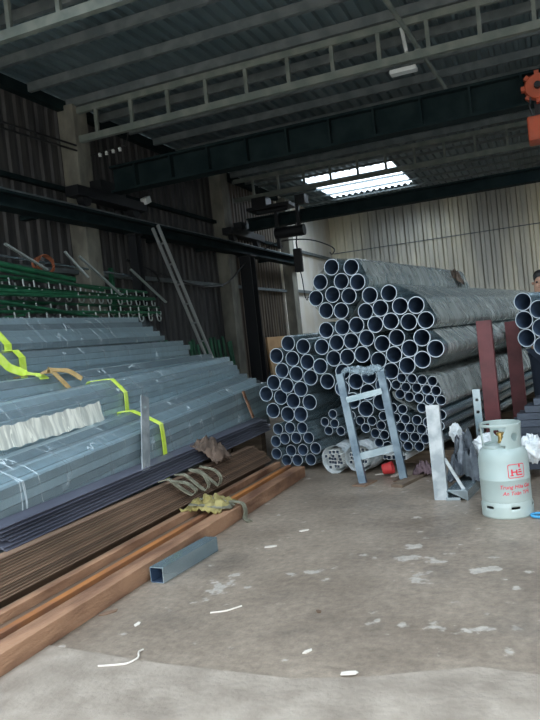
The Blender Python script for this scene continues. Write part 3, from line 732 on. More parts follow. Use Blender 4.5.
gl = ['thick bright green pipe slanting down from the left edge across the hook racks', 'slim green pipe slanting below the thickest green pipe', 'level bright green pipe in the middle of the hook racks', 'long thin green pipe running level past the hooks', 'lowest bright green pipe slanting down to the topmost bundle', 'thin green pipe slanting beside the lowest green pipe']
for (p, q, r_), lb in zip(gp, gl): tag(MB().tube(p, q, r_, 12, r_ * .85).build('green_pipe', M['green_paint'], smooth=True), lb, 'pipe', 'green pipes across the hook racks')
for i, (p, q, lb) in enumerate((((-5.34, 6.0, 2.62), (-5.26, 6.55, 2.36), 'grey steel rod leaning on the hook racks near the left edge'),
        ((-5.32, 7.25, 2.58), (-5.20, 7.9, 2.10), 'grey steel rod slanting across the middle of the hook racks'),
        ((-5.34, 7.0, 2.62), (-5.22, 7.25, 2.30), 'grey steel rod slanting beside the orange strap coil'),
        ((-5.30, 8.35, 2.48), (-5.2, 9.05, 2.02), 'grey steel rod slanting at the far end of the hook racks'))):
    tag(MB().beam(p, q, .035, .02).build('steel_rod', M['hook']), lb, 'steel rod', 'grey rods on the hook racks')
P = []
for i in range(60):
    a = i / 60 * math.pi * 6; P.append((-5.40 + .03 * math.sin(a * .5), 6.68 + .15 * math.cos(a) + .02 * math.sin(i), 2.45 + .11 * math.sin(a)))
tag(MB().strap(P, (1, 0, .2), .03, .006).build('strap_coil', mat('faded_orange_webbing', (.34, .11, .05), .9), smooth=True), 'faded orange strap coil hung over the hook racks', 'strap')
rnd = random.Random(9)
NGP = 17
for i in range(NGP):
    y = 9.5 + i * .175; h_ = 1.42 + rnd.uniform(-.06, .08); x = -5.72 + rnd.uniform(-.03, .04)
    o = MB().tube((x + .12, y + rnd.uniform(-.03, .03), 0), (x, y, h_), .03, 10, .025).build('green_post', M['green_dark'], smooth=True)
    tag(o, 'dark green post leaning on the left wall, %s from the ladder end' % ORD[i + 1] if i < NGP - 1 else 'dark green post leaning last in the row beside the thick black post', 'post', 'dark green posts along the left wall')
t = thing('ladder', 'aluminium ladder leaning sideways against the left wall above the green posts', 'ladder', (-5.5, 11.6, 0))
La, Lb = V((-5.40, 11.28, .0)), V((-5.485, 9.38, 3.2)); Ra, Rb = V((-5.22, 11.13, .0)), V((-5.305, 9.23, 3.2))
MB().beam(La, Lb, .05, .03, (1, 0, 0)).build('rail', M['alu'], t); MB().beam(Ra, Rb, .05, .03, (1, 0, 0)).build('rail', M['alu'], t)
for i in range(10):
    f = (i + .6) / 10.4; MB().tube(La.lerp(Lb, f), Ra.lerp(Rb, f), .014, 10).build('rung', M['alu'], t)
tag(MB().box((-5.66, 14.9, .70), (.05, 1.75, 1.40), Matrix.Rotation(-.06, 3, 'Y')).build('cardboard_sheet', M['cardboard'], bevel=.005), 'tan board leaning on the left wall behind the round pipes', 'board')

PIPES = {
'A' : [(-0.2102, 1.8934), (-0.0241, 1.8658), (-0.3496, 1.7741), (-0.1323, 1.7525), (0.0308, 1.723), (-0.4147, 1.6318), (-0.2408, 1.6443), (-0.072, 1.6109), (-0.3168, 1.5057), (-0.1591, 1.4862)] ,
'B' : [(0.1402, 1.5898), (0.3152, 1.5874), (0.0744, 1.4526), (0.2261, 1.4642), (0.401, 1.4618), (0.5528, 1.4521), (0.1602, 1.3266), (0.3119, 1.3386), (0.4627, 1.3163), (0.6199, 1.3156)] ,
'K' : [(0.3435, 1.1898), (0.5797, 1.1689), (0.1972, 1.148), (0.4532, 1.0845), (0.689, 1.0632), (0.3066, 1.0423), (0.5625, 0.9787), (0.4163, 0.9369), (0.1454, 1.0049), (0.2548, 0.8992)] ,
'D' : [(-0.3298, 1.3241), (-0.1781, 1.3353), (-0.026, 1.3384), (-0.3943, 1.1734), (-0.2443, 1.1983), (-0.0922, 1.2014), (0.0595, 1.2126), (-0.2964, 1.0554), (-0.1443, 1.0585), (0.0074, 1.0697), (-0.2155, 0.924), (-0.0968, 0.829), (0.0501, 0.8716), (-0.2377, 0.7717), (0.0133, 0.724), (-0.1408, 0.6545), (-0.0117, 0.5739), (0.1674, 0.7748), (0.1307, 0.6272)] ,
'C' : [(-0.7586, 1.238), (-0.6054, 1.1937), (-0.8963, 1.1285), (-0.7381, 1.0873), (-0.5776, 1.0442), (-0.4347, 0.9921), (-0.8562, 0.9818), (-0.7019, 0.9396), (-0.5512, 0.8944), (-0.3888, 0.8468), (-0.9645, 0.8698), (-0.8105, 0.8331), (-0.664, 0.7923), (-1.0727, 0.7629), (-0.9151, 0.7226), (-0.7686, 0.6818), (-0.5903, 0.6591), (-1.0079, 0.5951), (-0.8505, 0.5537), (-0.6949, 0.5487)] ,
'E' : [(-0.9751, 0.4117), (-0.837, 0.4208), (-0.7023, 0.4154), (-1.0224, 0.2878), (-0.8996, 0.3181), (-0.7703, 0.3227), (-0.6378, 0.3202), (-1.009, 0.1713), (-0.852, 0.1974), (-0.7131, 0.2046), (-0.5742, 0.2173), (-0.9169, 0.102), (-0.7799, 0.1077), (-0.6489, 0.1071)] ,
'F' : [(0.3555, 0.8327), (0.4448, 0.8197), (0.5357, 0.8029), (0.6232, 0.7853), (0.2884, 0.7738), (0.3841, 0.7481), (0.4745, 0.7355), (0.5616, 0.7155), (0.6503, 0.7003), (0.317, 0.6893), (0.4064, 0.6617), (0.4948, 0.6486), (0.5934, 0.6315), (0.5152, 0.5617), (0.6025, 0.5427), (0.6816, 0.6167)] ,
'S' : [(-0.3651, 0.5359), (-0.3539, 0.4473), (-0.4577, 0.4639), (-0.4254, 0.3808), (-0.2997, 0.3735), (-0.1658, 0.5187), (-0.0933, 0.4642), (0.0336, 0.4621), (-0.0309, 0.4004), (0.1093, 0.4147), (0.043, 0.3444), (0.1354, 0.3294), (0.0762, 0.2615), (0.1593, 0.2291), (0.148, 0.5014), (0.2363, 0.5688), (0.2601, 0.4811), (0.3275, 0.5542), (0.3531, 0.4687), (0.2989, 0.3978), (0.4603, 0.4564), (0.3885, 0.3868), (0.324, 0.3117), (0.421, 0.3037), (0.3568, 0.2287), (0.4812, 0.3696), (0.5536, 0.4331), (0.5105, 0.2853), (0.4503, 0.2194), (0.5754, 0.3465), (0.6496, 0.3961), (0.6134, 0.2657), (0.6762, 0.4925), (0.2483, 0.2363)] ,
'W' : [(-0.3518, 0.2034), (-0.0951, 0.219)] ,
}

# ------------------------------------------------------------------ centre: stacked round pipes
AN = R(9.5); UD = V((math.sin(AN), math.cos(AN), 0)); VD = V((math.cos(AN), -math.sin(AN), 0)); P0 = V((-1.6, 6.2, 0))
def fp(v, z, u=0.0): return P0 + VD * v + UD * u + V((0, 0, z))
def pipe_mesh(r, L, th):
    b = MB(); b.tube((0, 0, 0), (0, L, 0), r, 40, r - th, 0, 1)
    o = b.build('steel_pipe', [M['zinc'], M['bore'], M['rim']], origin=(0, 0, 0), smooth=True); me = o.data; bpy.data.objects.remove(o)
    for p in me.polygons:
        if abs(p.normal.y) > .9: p.material_index = 2; p.use_smooth = False
    return me
RAD = dict(L=.0755, M=.057, S=.0442)
PMA = pipe_mesh(.0755, 3.4, .0065)
PM = dict(L=pipe_mesh(.0755, 6, .0065), M=pipe_mesh(.057, 6, .005), S=pipe_mesh(.0442, 6, .0045))
KIND = {'A': ('L', 'wide', 'topmost wrapped bundle'), 'B': ('L', 'wide', 'upper right bundle'), 'K': ('L', 'wide', 'lower right bundle of wide pipes'), 'D': ('L', 'wide', 'middle of the stack'), 'C': ('L', 'wide', 'bulging left bundle'), 'E': ('M', 'medium', 'lowest left bundle'), 'F': ('S', 'narrow', 'wrapped bundle behind the pale post'), 'S': ('S', 'narrow', 'bottom heap of narrow pipes')}
rnd = random.Random(21)
for key, (cls, size, where) in KIND.items():
    pts = sorted(PIPES[key], key=lambda p: -p[1]); rows = []
    for p in pts:
        for rw in rows:
            if abs(rw[0][1] + (p[0] - rw[0][0]) * -.10 - p[1]) < RAD[cls] * .85: rw.append(p); break
        else: rows.append([p])
    for ri, rw in enumerate(rows):
        rw.sort()
        for ci, (v, z) in enumerate(rw):
            o = bpy.data.objects.new('steel_pipe', PMA if key == 'A' else PM[cls]); C.objects.link(o)
            o.location = fp(v, z, rnd.uniform(-.02, .02)); o.rotation_euler = (0, 0, -AN)
            pos = 'only one' if len(rw) == 1 else 'leftmost' if ci == 0 else 'rightmost' if ci == len(rw) - 1 else '%s from left' % ORD[ci + 1]
            rn = 'top row' if ri == 0 else 'bottom row' if ri == len(rows) - 1 else '%s row from top' % ORD[ri + 1]
            tag(o, '%s pipe, %s, %s, %s' % (size, pos, rn, where), 'pipe', 'round pipes in the %s' % where)

def pipe_film(keys, label, mt, y0, y1, sel=None, amp=.008, seed=1, name='plastic_wrap'):
    pts = []
    for k in keys:
        r = RAD[KIND[k][0]]
        for (v, z) in PIPES[k]:
            if sel and not sel(v, z): continue
            for i in range(16): pts.append((v + r * math.cos(i * math.pi / 8), z + r * math.sin(i * math.pi / 8)))
    h = hull2(pts); b = MB()
    others = [(v, z, RAD[KIND[k][0]]) for k in PIPES if k in KIND for (v, z) in PIPES[k] if not (k in keys and (not sel or sel(v, z)))]
    film_sleeve(b, h, y1, lambda a, y, z: (a, y, z), y0, int((y1 - y0) * 12), amp, seed, lambda x, z: any(math.hypot(x - v, z - q) < r + .014 for v, q, r in others))
    o = b.build(name, mt, origin=(0, 0, 0), smooth=True)
    o.location = P0; o.rotation_euler = (0, 0, -AN)
    return tag(o, label, 'plastic film'), h
pipe_film('A', 'clear film sleeve round the topmost bundle of wide pipes', M['film_green'], .06, 3.36, None, .006, 1)
pipe_film('B', 'dusty film round the upper right bundle of wide pipes', M['film_green'], .05, 5.95, lambda v, z: v > .1, .006, 2)
pipe_film('K', 'dusty film round the right-hand wide pipes beside the red post', M['film_green'], .08, 5.95, lambda v, z: v > .32, .006, 3)
pipe_film('F', 'thick film round the narrow pipes behind the white-grey post', M['film_green'], -.02, 5.95, None, .007, 4)
pipe_film('E', 'bluish film round the lowest left bundle of medium pipes', M['film'], .05, 5.9, None, .006, 5)
pipe_film('C', 'bluish film round the left-hand bundle of wide pipes', M['film'], .12, 5.9, None, .006, 6)
# rag on the top bundle
rag('cloth_rag', 'small brown rag hanging on the film-wrapped topmost pipe bundle', tuple(fp(.085, 1.795, 2.9)), (.16, .24, -.10), M['brown_rag'], 5, 'cloth', .10)

# wrapped small square tubes at the foot of the stack
def small_bundle(v, z, r, label, L, seed, u0=0.0, fm=None):
    base = fp(v, z, u0); t = thing('small_tube_bundle', label, 'tube bundle', base, 'small wrapped tube bundles at the foot of the stack'); t.rotation_euler = (0, 0, -AN)
    me = sq_tube_mesh(.031, L, [M['white_plastic'], M['bore']]); rnd = random.Random(seed); pts = []
    n = int(r / .034)
    for i in range(-n, n + 1):
        for j in range(-n, n + 1):
            x, zz = i * .0335, j * .0335
            if math.hypot(x, zz) > r - .02: continue
            o = bpy.data.objects.new('square_tube', me); C.objects.link(o); o.parent = t; o.location = (x, rnd.uniform(-.05, .03), zz); pts.append((x, zz))
    h = [(r * math.cos(a), r * math.sin(a)) for a in [k * math.pi / 10 for k in range(20)]]
    b = MB(); film_sleeve(b, h, L, lambda a, y, z: (a, y, z), -.02, int(L * 12), .014, seed)
    o = b.build('plastic_wrap', fm or M['white_film'], origin=(0, 0, 0), smooth=True); o.parent = t
    return t
small_bundle(-.33, .132, .105, 'white-wrapped bundle of small tubes left of the leaning frame', 3.0, 2, -.10)
small_bundle(-.07, .150, .113, 'white-wrapped bundle of small tubes seen through the leaning frame', 3.0, 3, -.14)
for i in range(5):
    tag(MB().hollow([(-.02, -.02), (.02, -.02), (.02, .02), (-.02, .02)], [(-.017, -.017), (.017, -.017), (.017, .017), (-.017, .017)], fp(.145 + i * .043, .140 - .002 * i, -.05 - .02 * (i % 2)), fp(.145 + i * .043, .140 - .002 * i, 4), VD, (0, 0, 1), 0, 1).build('square_tube', [M['white_plastic'], M['bore']]),
        'white square tube under the narrow pipes, %s from the left' % ORD[i + 1], 'steel tube', 'white square tubes under the narrow pipes')
# bearers under the stack
for u, lb in ((.45, 'front'), (3.0, 'middle'), (5.5, 'rear')):
    c = fp(-.80, .022, u); tag(MB().box(c, (.62, .12, .044), Matrix.Rotation(-AN, 3, 'Z')).build('timber_block', M['timber']), 'flat timber under the %s of the lowest left pipe bundle' % lb, 'timber', 'timber under the round pipes')
    c = fp(.36, .058, u); tag(MB().box(c, (.66, .14, .116), Matrix.Rotation(-AN, 3, 'Z')).build('timber_block', M['timber']), 'thick timber under the %s of the narrow pipes' % lb, 'timber', 'timber under the round pipes')
    if u < 3: pass
for u, lb in ((.6, 'front'), (2.7, 'rear')):
    c = fp(-.20, .016, u); tag(MB().box(c, (.44, .12, .030), Matrix.Rotation(-AN, 3, 'Z')).build('timber_block', M['timber']), 'thin timber under the %s of the white-wrapped small tubes' % lb, 'timber', 'timber under the round pipes')

# leaning frame in front of the pipes
t = thing('pipe_stand', 'leaning blue-grey steel frame with two rungs in front of the pipe ends', 'rack', (-1.42, 5.7, 0))
L0, L1, R0, R1 = V((-1.565, 5.64, .012)), V((-1.695, 5.72, .935)), V((-1.245, 5.76, .012)), V((-1.358, 5.80, .925))
def channel(b, p0, p1, wd, dp, th, upv):
    p0 = V(p0); p1 = V(p1); d = (p1 - p0).normalized(); a = d.cross(V(upv)).normalized(); q = a.cross(d)
    pr = [(-wd / 2, 0), (wd / 2, 0), (wd / 2, dp), (wd / 2 - th, dp), (wd / 2 - th, th), (-wd / 2 + th, th), (-wd / 2 + th, dp), (-wd / 2, dp)]
    return b.prism(pr, p0, p1, a, q)
channel(MB(), L0, L1, .062, .045, .005, (0, 1, 0)).build('upright', M['zinc_dull'], t); channel(MB(), R0, R1, .062, .045, .005, (0, 1, 0)).build('upright', M['zinc_dull'], t)
MB().beam(L0.lerp(L1, .76) + V((.02, -.012, 0)), R0.lerp(R1, .82) + V((-.02, -.012, 0)), .028, .05).build('rung', M['zinc'], t)
MB().beam(L0.lerp(L1, .24) + V((.02, .02, 0)), R0.lerp(R1, .29) + V((-.02, .02, 0)), .028, .06).build('rung', M['zinc'], t)
for p in (L0, R0):
    MB().box((p.x + .01, p.y + .04, .006), (.12, .22, .012), Matrix.Rotation(-.25, 3, 'Z')).build('foot_plate', M['rust_dark'], t)
tag(MB().box((-1.155, 5.86, .012), (.10, .72, .024), Matrix.Rotation(-.27, 3, 'Z')).build('floor_plank', M['timber']), 'thin dark plank lying on the floor beside the foot of the leaning frame', 'plank')
b = MB(); b.lathe([(.045, 0), (.055, .09), (.052, .09), (.042, .005)], (0, 0, 0), 20); rot = Matrix.Rotation(R(80), 3, 'Y'); b.v = [rot @ p + V((-1.46, 5.98, .058)) for p in b.v]
tag(b.build('plastic_cup', M['red_plastic'], smooth=True), 'red plastic cup lying on the floor behind the leaning frame', 'cup')
rag('cloth_rag', 'dull purple-brown rag on the floor under the narrow pipes', (-1.10, 5.93, .028), (.16, .14, 0), mat('mauve_cloth', (.12, .08, .09), .9), 11, 'cloth', .07)

# galvanised stop with two posts
t = thing('stop_post_stand', 'galvanised stop with pale front post and perforated rear post behind the gas bottle', 'rack', (-.75, 5.5, 0))
channel(MB(), (-.838, 5.08, .0), (-.838, 5.08, .69), .095, .06, .006, (0, 1, 0)).build('front_post', M['zinc_bright'], t)
d0 = V((-.72, 5.06, .07)); d1 = V((-.60, 6.08, .07)); channel(MB(), d0, d1, .15, -.07, .007, (0, 0, 1)).build('base_channel', M['zinc'], t)
MB().beam((-.80, 5.11, .012), (-.70, 5.11, .012), .10, .02).build('foot_plate', M['zinc'], t)
MB().beam((-.79, 5.10, .30), (-.675, 5.10, .072), .012, .022).build('brace', M['zinc_bright'], t)
o = perforated('rear_post', '', (-.617, 6.0, .071), (-.617, 6.0, .70), .06, .03, (.29, .44, .54), (1, 0, 0), M['zinc'])
for kx in ('label', 'category'): del o[kx]
o.parent = t; o.location = o.location - t.location
rag('black_film_heap', 'heap of black plastic film behind the pale front post', (-.70, 5.62, .075), (.26, .55, .0), M['black_film'], 6, 'plastic film', .26)
def film_rope(label, pts, r, seed):
    rnd = random.Random(seed); P = curve(pts, 8, 3); n = 12; bb = MB()
    for i, p in enumerate(P):
        d = (P[min(i + 1, len(P) - 1)] - P[max(i - 1, 0)]).normalized(); q = d.orthogonal().normalized(); w_ = d.cross(q)
        for k in range(n):
            a = k * 2 * math.pi / n; rr = r * (.55 + rnd.random() * .8) * (.3 + .7 * math.sin(math.pi * (i + .6) / (len(P) + .2)))
            bb.v.append(p + q * rr * math.cos(a) + w_ * rr * math.sin(a))
    for i in range(len(P) - 1):
        for k in range(n): bb.f.append([i * n + k, i * n + (k + 1) % n, (i + 1) * n + (k + 1) % n, (i + 1) * n + k]); bb.m.append(0)
    return tag(bb.build('crumpled_film', M['film_blue'], smooth=True), label, 'plastic film')
film_rope('crumpled clear film draped between the tops of the leaning frame', [(-1.69, 5.77, .90), (-1.66, 5.80, .965), (-1.58, 5.84, .955), (-1.48, 5.87, .93), (-1.40, 5.85, .955), (-1.35, 5.83, .935), (-1.33, 5.84, .86)], .035, 4)
def wad(name, label, c, r, seed, sc=(1, 1, 1)):
    rnd = random.Random(seed); bm = bmesh.new(); bmesh.ops.create_icosphere(bm, subdivisions=4, radius=1)
    from mathutils import noise
    b = MB()
    for v in bm.verts:
        q = v.co.copy(); f = 1 + .28 * noise.noise(q * 2.1 + V((seed, 0, 0))) + .18 * noise.noise(q * 5.3 + V((0, seed, 0))) + .07 * noise.noise(q * 11)
        b.v.append(V(c) + V((q.x * f * r * sc[0], q.y * f * r * sc[1], q.z * f * r * sc[2])))
    for f in bm.faces: b.f.append([v.index for v in f.verts]); b.m.append(0)
    bm.free()
    return tag(b.build(name, M['white_film'], smooth=True), label, 'plastic film')
wad('crumpled_film', 'crumpled white film between the pale front post and the narrow pipes', (-.80, 5.86, .37), .055, 3, (.9, .8, 1.3))
wad('crumpled_film', 'crumpled white film showing left of the gas bottle neck', (-.53, 5.62, .29), .10, 4, (1.1, .9, .9))
wad('crumpled_film', 'crumpled white film showing right of the gas bottle neck', (-.21, 5.62, .25), .095, 5, (.9, .8, 1.1))

# red posts beside the stack
for (x, y, h_, wd, lb) in ((-.565, 6.75, 1.26, .135, 'nearer dark red steel post standing against the pipe bundles'), (-.395, 8.25, 1.22, .15, 'farther dark red steel post standing against the pipe bundles')):
    t = thing('red_post', lb, 'post', (x, y, 0), 'dark red posts beside the pipes')
    MB().hollow([(-wd / 2, -.06), (wd / 2, -.06), (wd / 2, .06), (-wd / 2, .06)], [(-wd / 2 + .008, -.052), (wd / 2 - .008, -.052), (wd / 2 - .008, .052), (-wd / 2 + .008, .052)], (x, y, .012), (x, y, h_), (1, 0, 0), (0, 1, 0)).build('column', M['red_paint'], t, bevel=.006)
    MB().box((x + .01, y, .006), (wd + .06, .22, .012)).build('base_plate', M['red_paint'], t)

# dark bars stacked at the right edge
for i in range(10):
    for j in range(3):
        L = 1.7; x = (-.475 + .012 * i if i < 5 else -.42 + .06 * (i - 5)) + (.015 if j else 0) + .008 * math.sin(i * 2.3); y = 5.78 + .075 * j + .006 * i; z = .07 + .0545 * i
        o = MB().hollow([(-.035, 0), (.035, 0), (.035, .052), (-.035, .052)], [(-.031, .004), (.031, .004), (.031, .048), (-.031, .048)], (x, y, z), (x + L, y - .10, z), V((.0587, .998, 0)), (0, 0, 1), 0, 0).build('dark_steel_bar', M['navy'], bevel=.003)
        tag(o, 'blue-black steel bar in the stepped pile, %s layer up, %s' % (ORD[i + 1], ('front row', 'middle row', 'back row')[j]), 'steel bar', 'blue-black bars in the stepped pile')
for x in (-.30, 1.0):
    tag(MB().box((x, 5.84 - .06 * (x + .3), .0345), (.10, .34, .069)).build('timber_block', M['timber']), 'timber block under the %s end of the stepped dark bars' % ('left' if x < 0 else 'right'), 'timber', 'timber under the dark bars')

# bundle of pipes cut by the right edge
A2 = R(22); U2 = V((math.sin(A2), math.cos(A2), 0)); V2 = V((math.cos(A2), -math.sin(A2), 0)); Q0 = V((-.195, 6.2, 0))
pm2 = pipe_mesh(.0755, 2.6, .0065)
for ci in range(4):
    for ri in range(3):
        z = 1.380 - .1515 * ri - (.0758 if ci % 2 else 0); o = bpy.data.objects.new('steel_pipe', pm2); C.objects.link(o)
        o.location = Q0 + V2 * (.1315 * ci) + V((0, 0, z)) + U2 * random.uniform(-.015, .015); o.rotation_euler = (0, 0, -A2)
        tag(o, '%s wide pipe in the %s column of the bundle at the right edge' % (('topmost', 'middle', 'lowest')[ri], ('leftmost', 'second', 'third', 'fourth')[ci]), 'pipe', 'pipes at the right edge')
t = thing('pipe_rack', 'steel rack with pale posts holding up the pipes at the right edge', 'rack', (.3, 7.4, 0))
for u in (.85, 2.1):
    c = Q0 + U2 * u
    MB().beam(c + V2 * -.22 + V((0, 0, .894)), c + V2 * .75 + V((0, 0, .894)), .06, .05).build('arm', M['zinc_bright'], t)
    for v_ in (-.19, .68):
        p = c + V2 * v_
        MB().beam(p + V((0, 0, .0)), p + V((0, 0, .869)), .05, .05, (0, 1, 0)).build('rack_post', M['zinc_bright'], t)
# the odd low column bottoms sit higher than the even ones: a packing strip closes the gap
for u in (.85, 2.1):
    pass

# ------------------------------------------------------------------ gas bottle
gx, gy = -.36, 4.72
t = thing('gas_bottle', 'pale grey-green gas bottle with red lettering standing on the floor', 'gas bottle', (gx, gy, 0))
bottle_body = MB().lathe([(.125, .062), (.145, .072), (.155, .095), (.156, .12), (.156, .235), (.1575, .238), (.1575, .243), (.156, .246), (.156, .36), (.152, .395), (.138, .422), (.110, .442), (.07, .454), (.03, .458)], (gx, gy, 0), 56).build('body', M['bottle'], t, smooth=True)
def ring_shell(name, r0f, th, zs, nseg, keep, mt, par):
    """cylindrical shell with cut-outs: keep(angle, z) decides each cell"""
    bm = bmesh.new(); g = [[bm.verts.new((r0f(z) * math.cos(2 * math.pi * i / nseg), r0f(z) * math.sin(2 * math.pi * i / nseg), z)) for i in range(nseg)] for z in zs]
    for j in range(len(zs) - 1):
        for i in range(nseg):
            if keep(2 * math.pi * (i + .5) / nseg, (zs[j] + zs[j + 1]) / 2): bm.faces.new((g[j][i], g[j][(i + 1) % nseg], g[j + 1][(i + 1) % nseg], g[j + 1][i]))
    bmesh.ops.delete(bm, geom=[v for v in bm.verts if not v.link_faces], context='VERTS')
    me = bpy.data.meshes.new(name); bm.to_mesh(me); bm.free(); me.materials.append(mt)
    for p in me.polygons: p.use_smooth = True
    o = bpy.data.objects.new(name, me); C.objects.link(o); o.parent = par
    s = o.modifiers.new('thick', 'SOLIDIFY'); s.thickness = th; s.offset = 0
    return o
def adist(a, b): return abs((a - b + math.pi) % (2 * math.pi) - math.pi)
slots = [R(-90 + 22 + 60 * k) for k in range(6)]
ring_shell('foot_ring', lambda z: .158 if z < .09 else .152, .006, [0, .012, .03, .045, .06, .068, .076, .09, .1], 144,
    lambda a, z: not (.060 < z < .078 and min(adist(a, s) for s in slots) < .17), M['bottle'], t)
front = R(-86)                      # towards the camera
def collar_keep(a, z):
    d = (a - front + math.pi) % (2 * math.pi) - math.pi          # + is to the right in the photo
    if .440 < z < .452 and adist(d, -.05) < .22: return False          # drain slot
    if z > .574: return True                                            # hand rim
    if z < .452: return True
    if d > -.1 or d < -2.6:
        if math.hypot((d - .72) * .125, z - .508) < .026: return False    # round hole
        if math.hypot((d + 2.9 + (2 * math.pi if d > 0 and d > 2.9 else 0)) * .125, z - .508) < .02: return False
        edge_ = .455 + max(0, (d + .1)) * .30
        return z < edge_ or d > .42 or d < -2.6
    if -1.45 < d < -1.22: return True                                   # left stay
    return False
ring_shell('collar', lambda z: .118 if z < .46 else .118 + .06 * (z - .46) if z < .574 else .126, .007, [.425, .436, .446, .456] + [.456 + .0085 * k for k in range(1, 14)] + [.574, .580, .586, .592], 180, collar_keep, M['bottle'], t)
MB().lathe([(.020, .45), (.024, .47), (.018, .475), (.018, .505), (.028, .508), (.028, .525), (.012, .53)], (gx, gy, 0), 20).build('valve', mat('brass', (.6, .42, .16), .35, .9), t, smooth=True)
# red print, bent round the body: x is arc length to the right of the front, z is height
def wrap_print(verts, faces, name, ctr):
    b = MB()
    for (x, z) in verts:
        a = front + ctr + x / .1568; b.v.append(V((gx + .1568 * math.cos(a), gy + .1568 * math.sin(a), z)))
    b.f = [list(f) for f in faces]; b.m = [0] * len(faces)
    o = b.build(name, M['red_print'], bottle_body); s = o.modifiers.new('ink', 'SOLIDIFY'); s.thickness = .0006; s.offset = 0
    return o
def text_print(txt, size, x, z, ctr, shear=.25):
    cu = bpy.data.curves.new('lettering', 'FONT'); cu.body = txt; cu.size = size; cu.align_x = 'CENTER'; cu.shear = shear; cu.resolution_u = 3; cu.offset = .0004
    o = bpy.data.objects.new('lettering', cu); C.objects.link(o); me = baked(o); bpy.data.objects.remove(o)
    bm = bmesh.new(); bm.from_mesh(me); bmesh.ops.triangulate(bm, faces=bm.faces)
    for _ in range(1): bmesh.ops.subdivide_edges(bm, edges=[e for e in bm.edges if e.calc_length() > .012], cuts=1)
    bm.verts.ensure_lookup_table()
    vs = [(v.co.x + x, v.co.y + z) for v in bm.verts]; fs = [[v.index for v in f.verts] for f in bm.faces]; bm.free()
    return wrap_print(vs, fs, 'lettering', ctr)
ctr = R(22)
text_print('Trung H\u00f2a Gas', .034, .008, .190, ctr); text_print('An To\u00e0n Ti\u1ebft', .033, .010, .150, ctr)
def rect(x0, x1, z0, z1, n=8):
    vs = []; fs = []
    for i in range(n + 1):
        x = x0 + (x1 - x0) * i / n; vs += [(x, z0), (x, z1)]
    for i in range(n): fs.append((2 * i, 2 * i + 2, 2 * i + 3, 2 * i + 1))
    return vs, fs
def join(parts):
    V_, F_ = [], []
    for vs, fs in parts:
        k = len(V_); V_ += vs; F_ += [[i + k for i in f] for f in fs]
    return V_, F_
cx_, cz_ = .018, .300; hw, hh, cr = .056, .044, .012
out_, inn = [], []
for (sx_, sz_, a0) in ((1, 1, 0), (-1, 1, 90), (-1, -1, 180), (1, -1, 270)):
    for q in range(6):
        a = R(a0 + 18 * q)
        for lst, e in ((out_, 0), (inn, .0045)): lst.append((cx_ + sx_ * (hw - cr) + (cr - e) * math.cos(a), cz_ + sz_ * (hh - cr) + (cr - e) * math.sin(a)))
def lerp_ring(r): 
    o = []
    for i in range(len(r)):
        p, q = r[i], r[(i + 1) % len(r)]
        for k in range(4): o.append((p[0] + (q[0] - p[0]) * k / 4, p[1] + (q[1] - p[1]) * k / 4))
    return o
out_, inn = lerp_ring(out_), lerp_ring(inn); nn = len(out_)
frame = (out_ + inn, [(i, (i + 1) % nn, nn + (i + 1) % nn, nn + i) for i in range(nn)])
def poly(ps): return ps, [tuple(range(len(ps)))]
wrap_print(*join([frame]), 'logo_frame', ctr)
drop = [(cx_ + .020 + .009 * math.sin(a) * math.sin(a / 2), cz_ + .028 - .013 * math.cos(a) * 1.0) for a in [k * 2 * math.pi / 14 for k in range(14)]]
wrap_print(*join([rect(cx_ - .036, cx_ - .026, cz_ - .027, cz_ + .012, 1), rect(cx_ - .043, cx_ - .020, cz_ - .030, cz_ - .024, 3), rect(cx_ - .026, cx_ - .004, cz_ - .010, cz_ - .002, 3),
    rect(cx_ - .004, cx_ + .005, cz_ - .027, cz_ + .008, 1), rect(cx_ + .003, cx_ + .040, cz_ - .030, cz_ - .022, 4), rect(cx_ + .010, cx_ + .036, cz_ - .012, cz_ - .004, 3), rect(cx_ + .014, cx_ + .032, cz_ + .002, cz_ + .010, 3), poly(drop)]), 'logo', ctr)

# ------------------------------------------------------------------ small things on the floor
tag(MB().path([(-.170 + .045 * math.cos(a), 4.62 + .045 * math.sin(a), .011) for a in [k * math.pi / 12 for k in range(24)]], .009, 10, closed=True).build('tape_roll', M['blue_plastic'], smooth=True), 'blue tape ring lying on the floor at the right edge beside the gas bottle', 'tape')
tag(MB().path(curve([(-1.84, 2.33, .008), (-1.77, 2.35, .008), (-1.72, 2.37, .009), (-1.70, 2.42, .012), (-1.735, 2.47, .012), (-1.73, 2.50, .008)], 8, 6), .004, 8).build('string', M['paper'], smooth=True), 'piece of white string curled on the floor at the lower left', 'string')
tag(MB().path(curve([(-1.62, 2.92, .004), (-1.55, 2.95, .004), (-1.50, 3.02, .004)], 5, 2), .004, 6).build('string', M['paper']), 'short pale scrap of string on the floor in the middle foreground', 'string')
def scrap(x, y, s, rz, mt, label, z=.0):
    b = MB(); n = 7
    ps = [(s * (1 + .35 * math.sin(k * 2.1 + rz)) * math.cos(k * 2 * math.pi / n), s * .6 * (1 + .3 * math.cos(k * 1.7 + rz)) * math.sin(k * 2 * math.pi / n)) for k in range(n)]
    c, s_ = math.cos(rz), math.sin(rz)
    b.prism([(a * c - q * s_, a * s_ + q * c) for a, q in ps], (x, y, z + .001), (x, y, z + .005), (1, 0, 0), (0, 1, 0))
    tag(b.build('paper_scrap', mt), label, 'scrap', 'scraps on the floor')
scrap(-.80, 2.44, .03, .3, M['paper'], 'pale flake lying on the broken slab joint in the foreground', .006)
scrap(-1.02, 2.60, .02, 1.2, M['paper'], 'small pale scrap on the floor just behind the slab joint')
scrap(-1.92, 2.75, .022, 2.0, M['paper'], 'pale scrap on the floor near the curled white string')
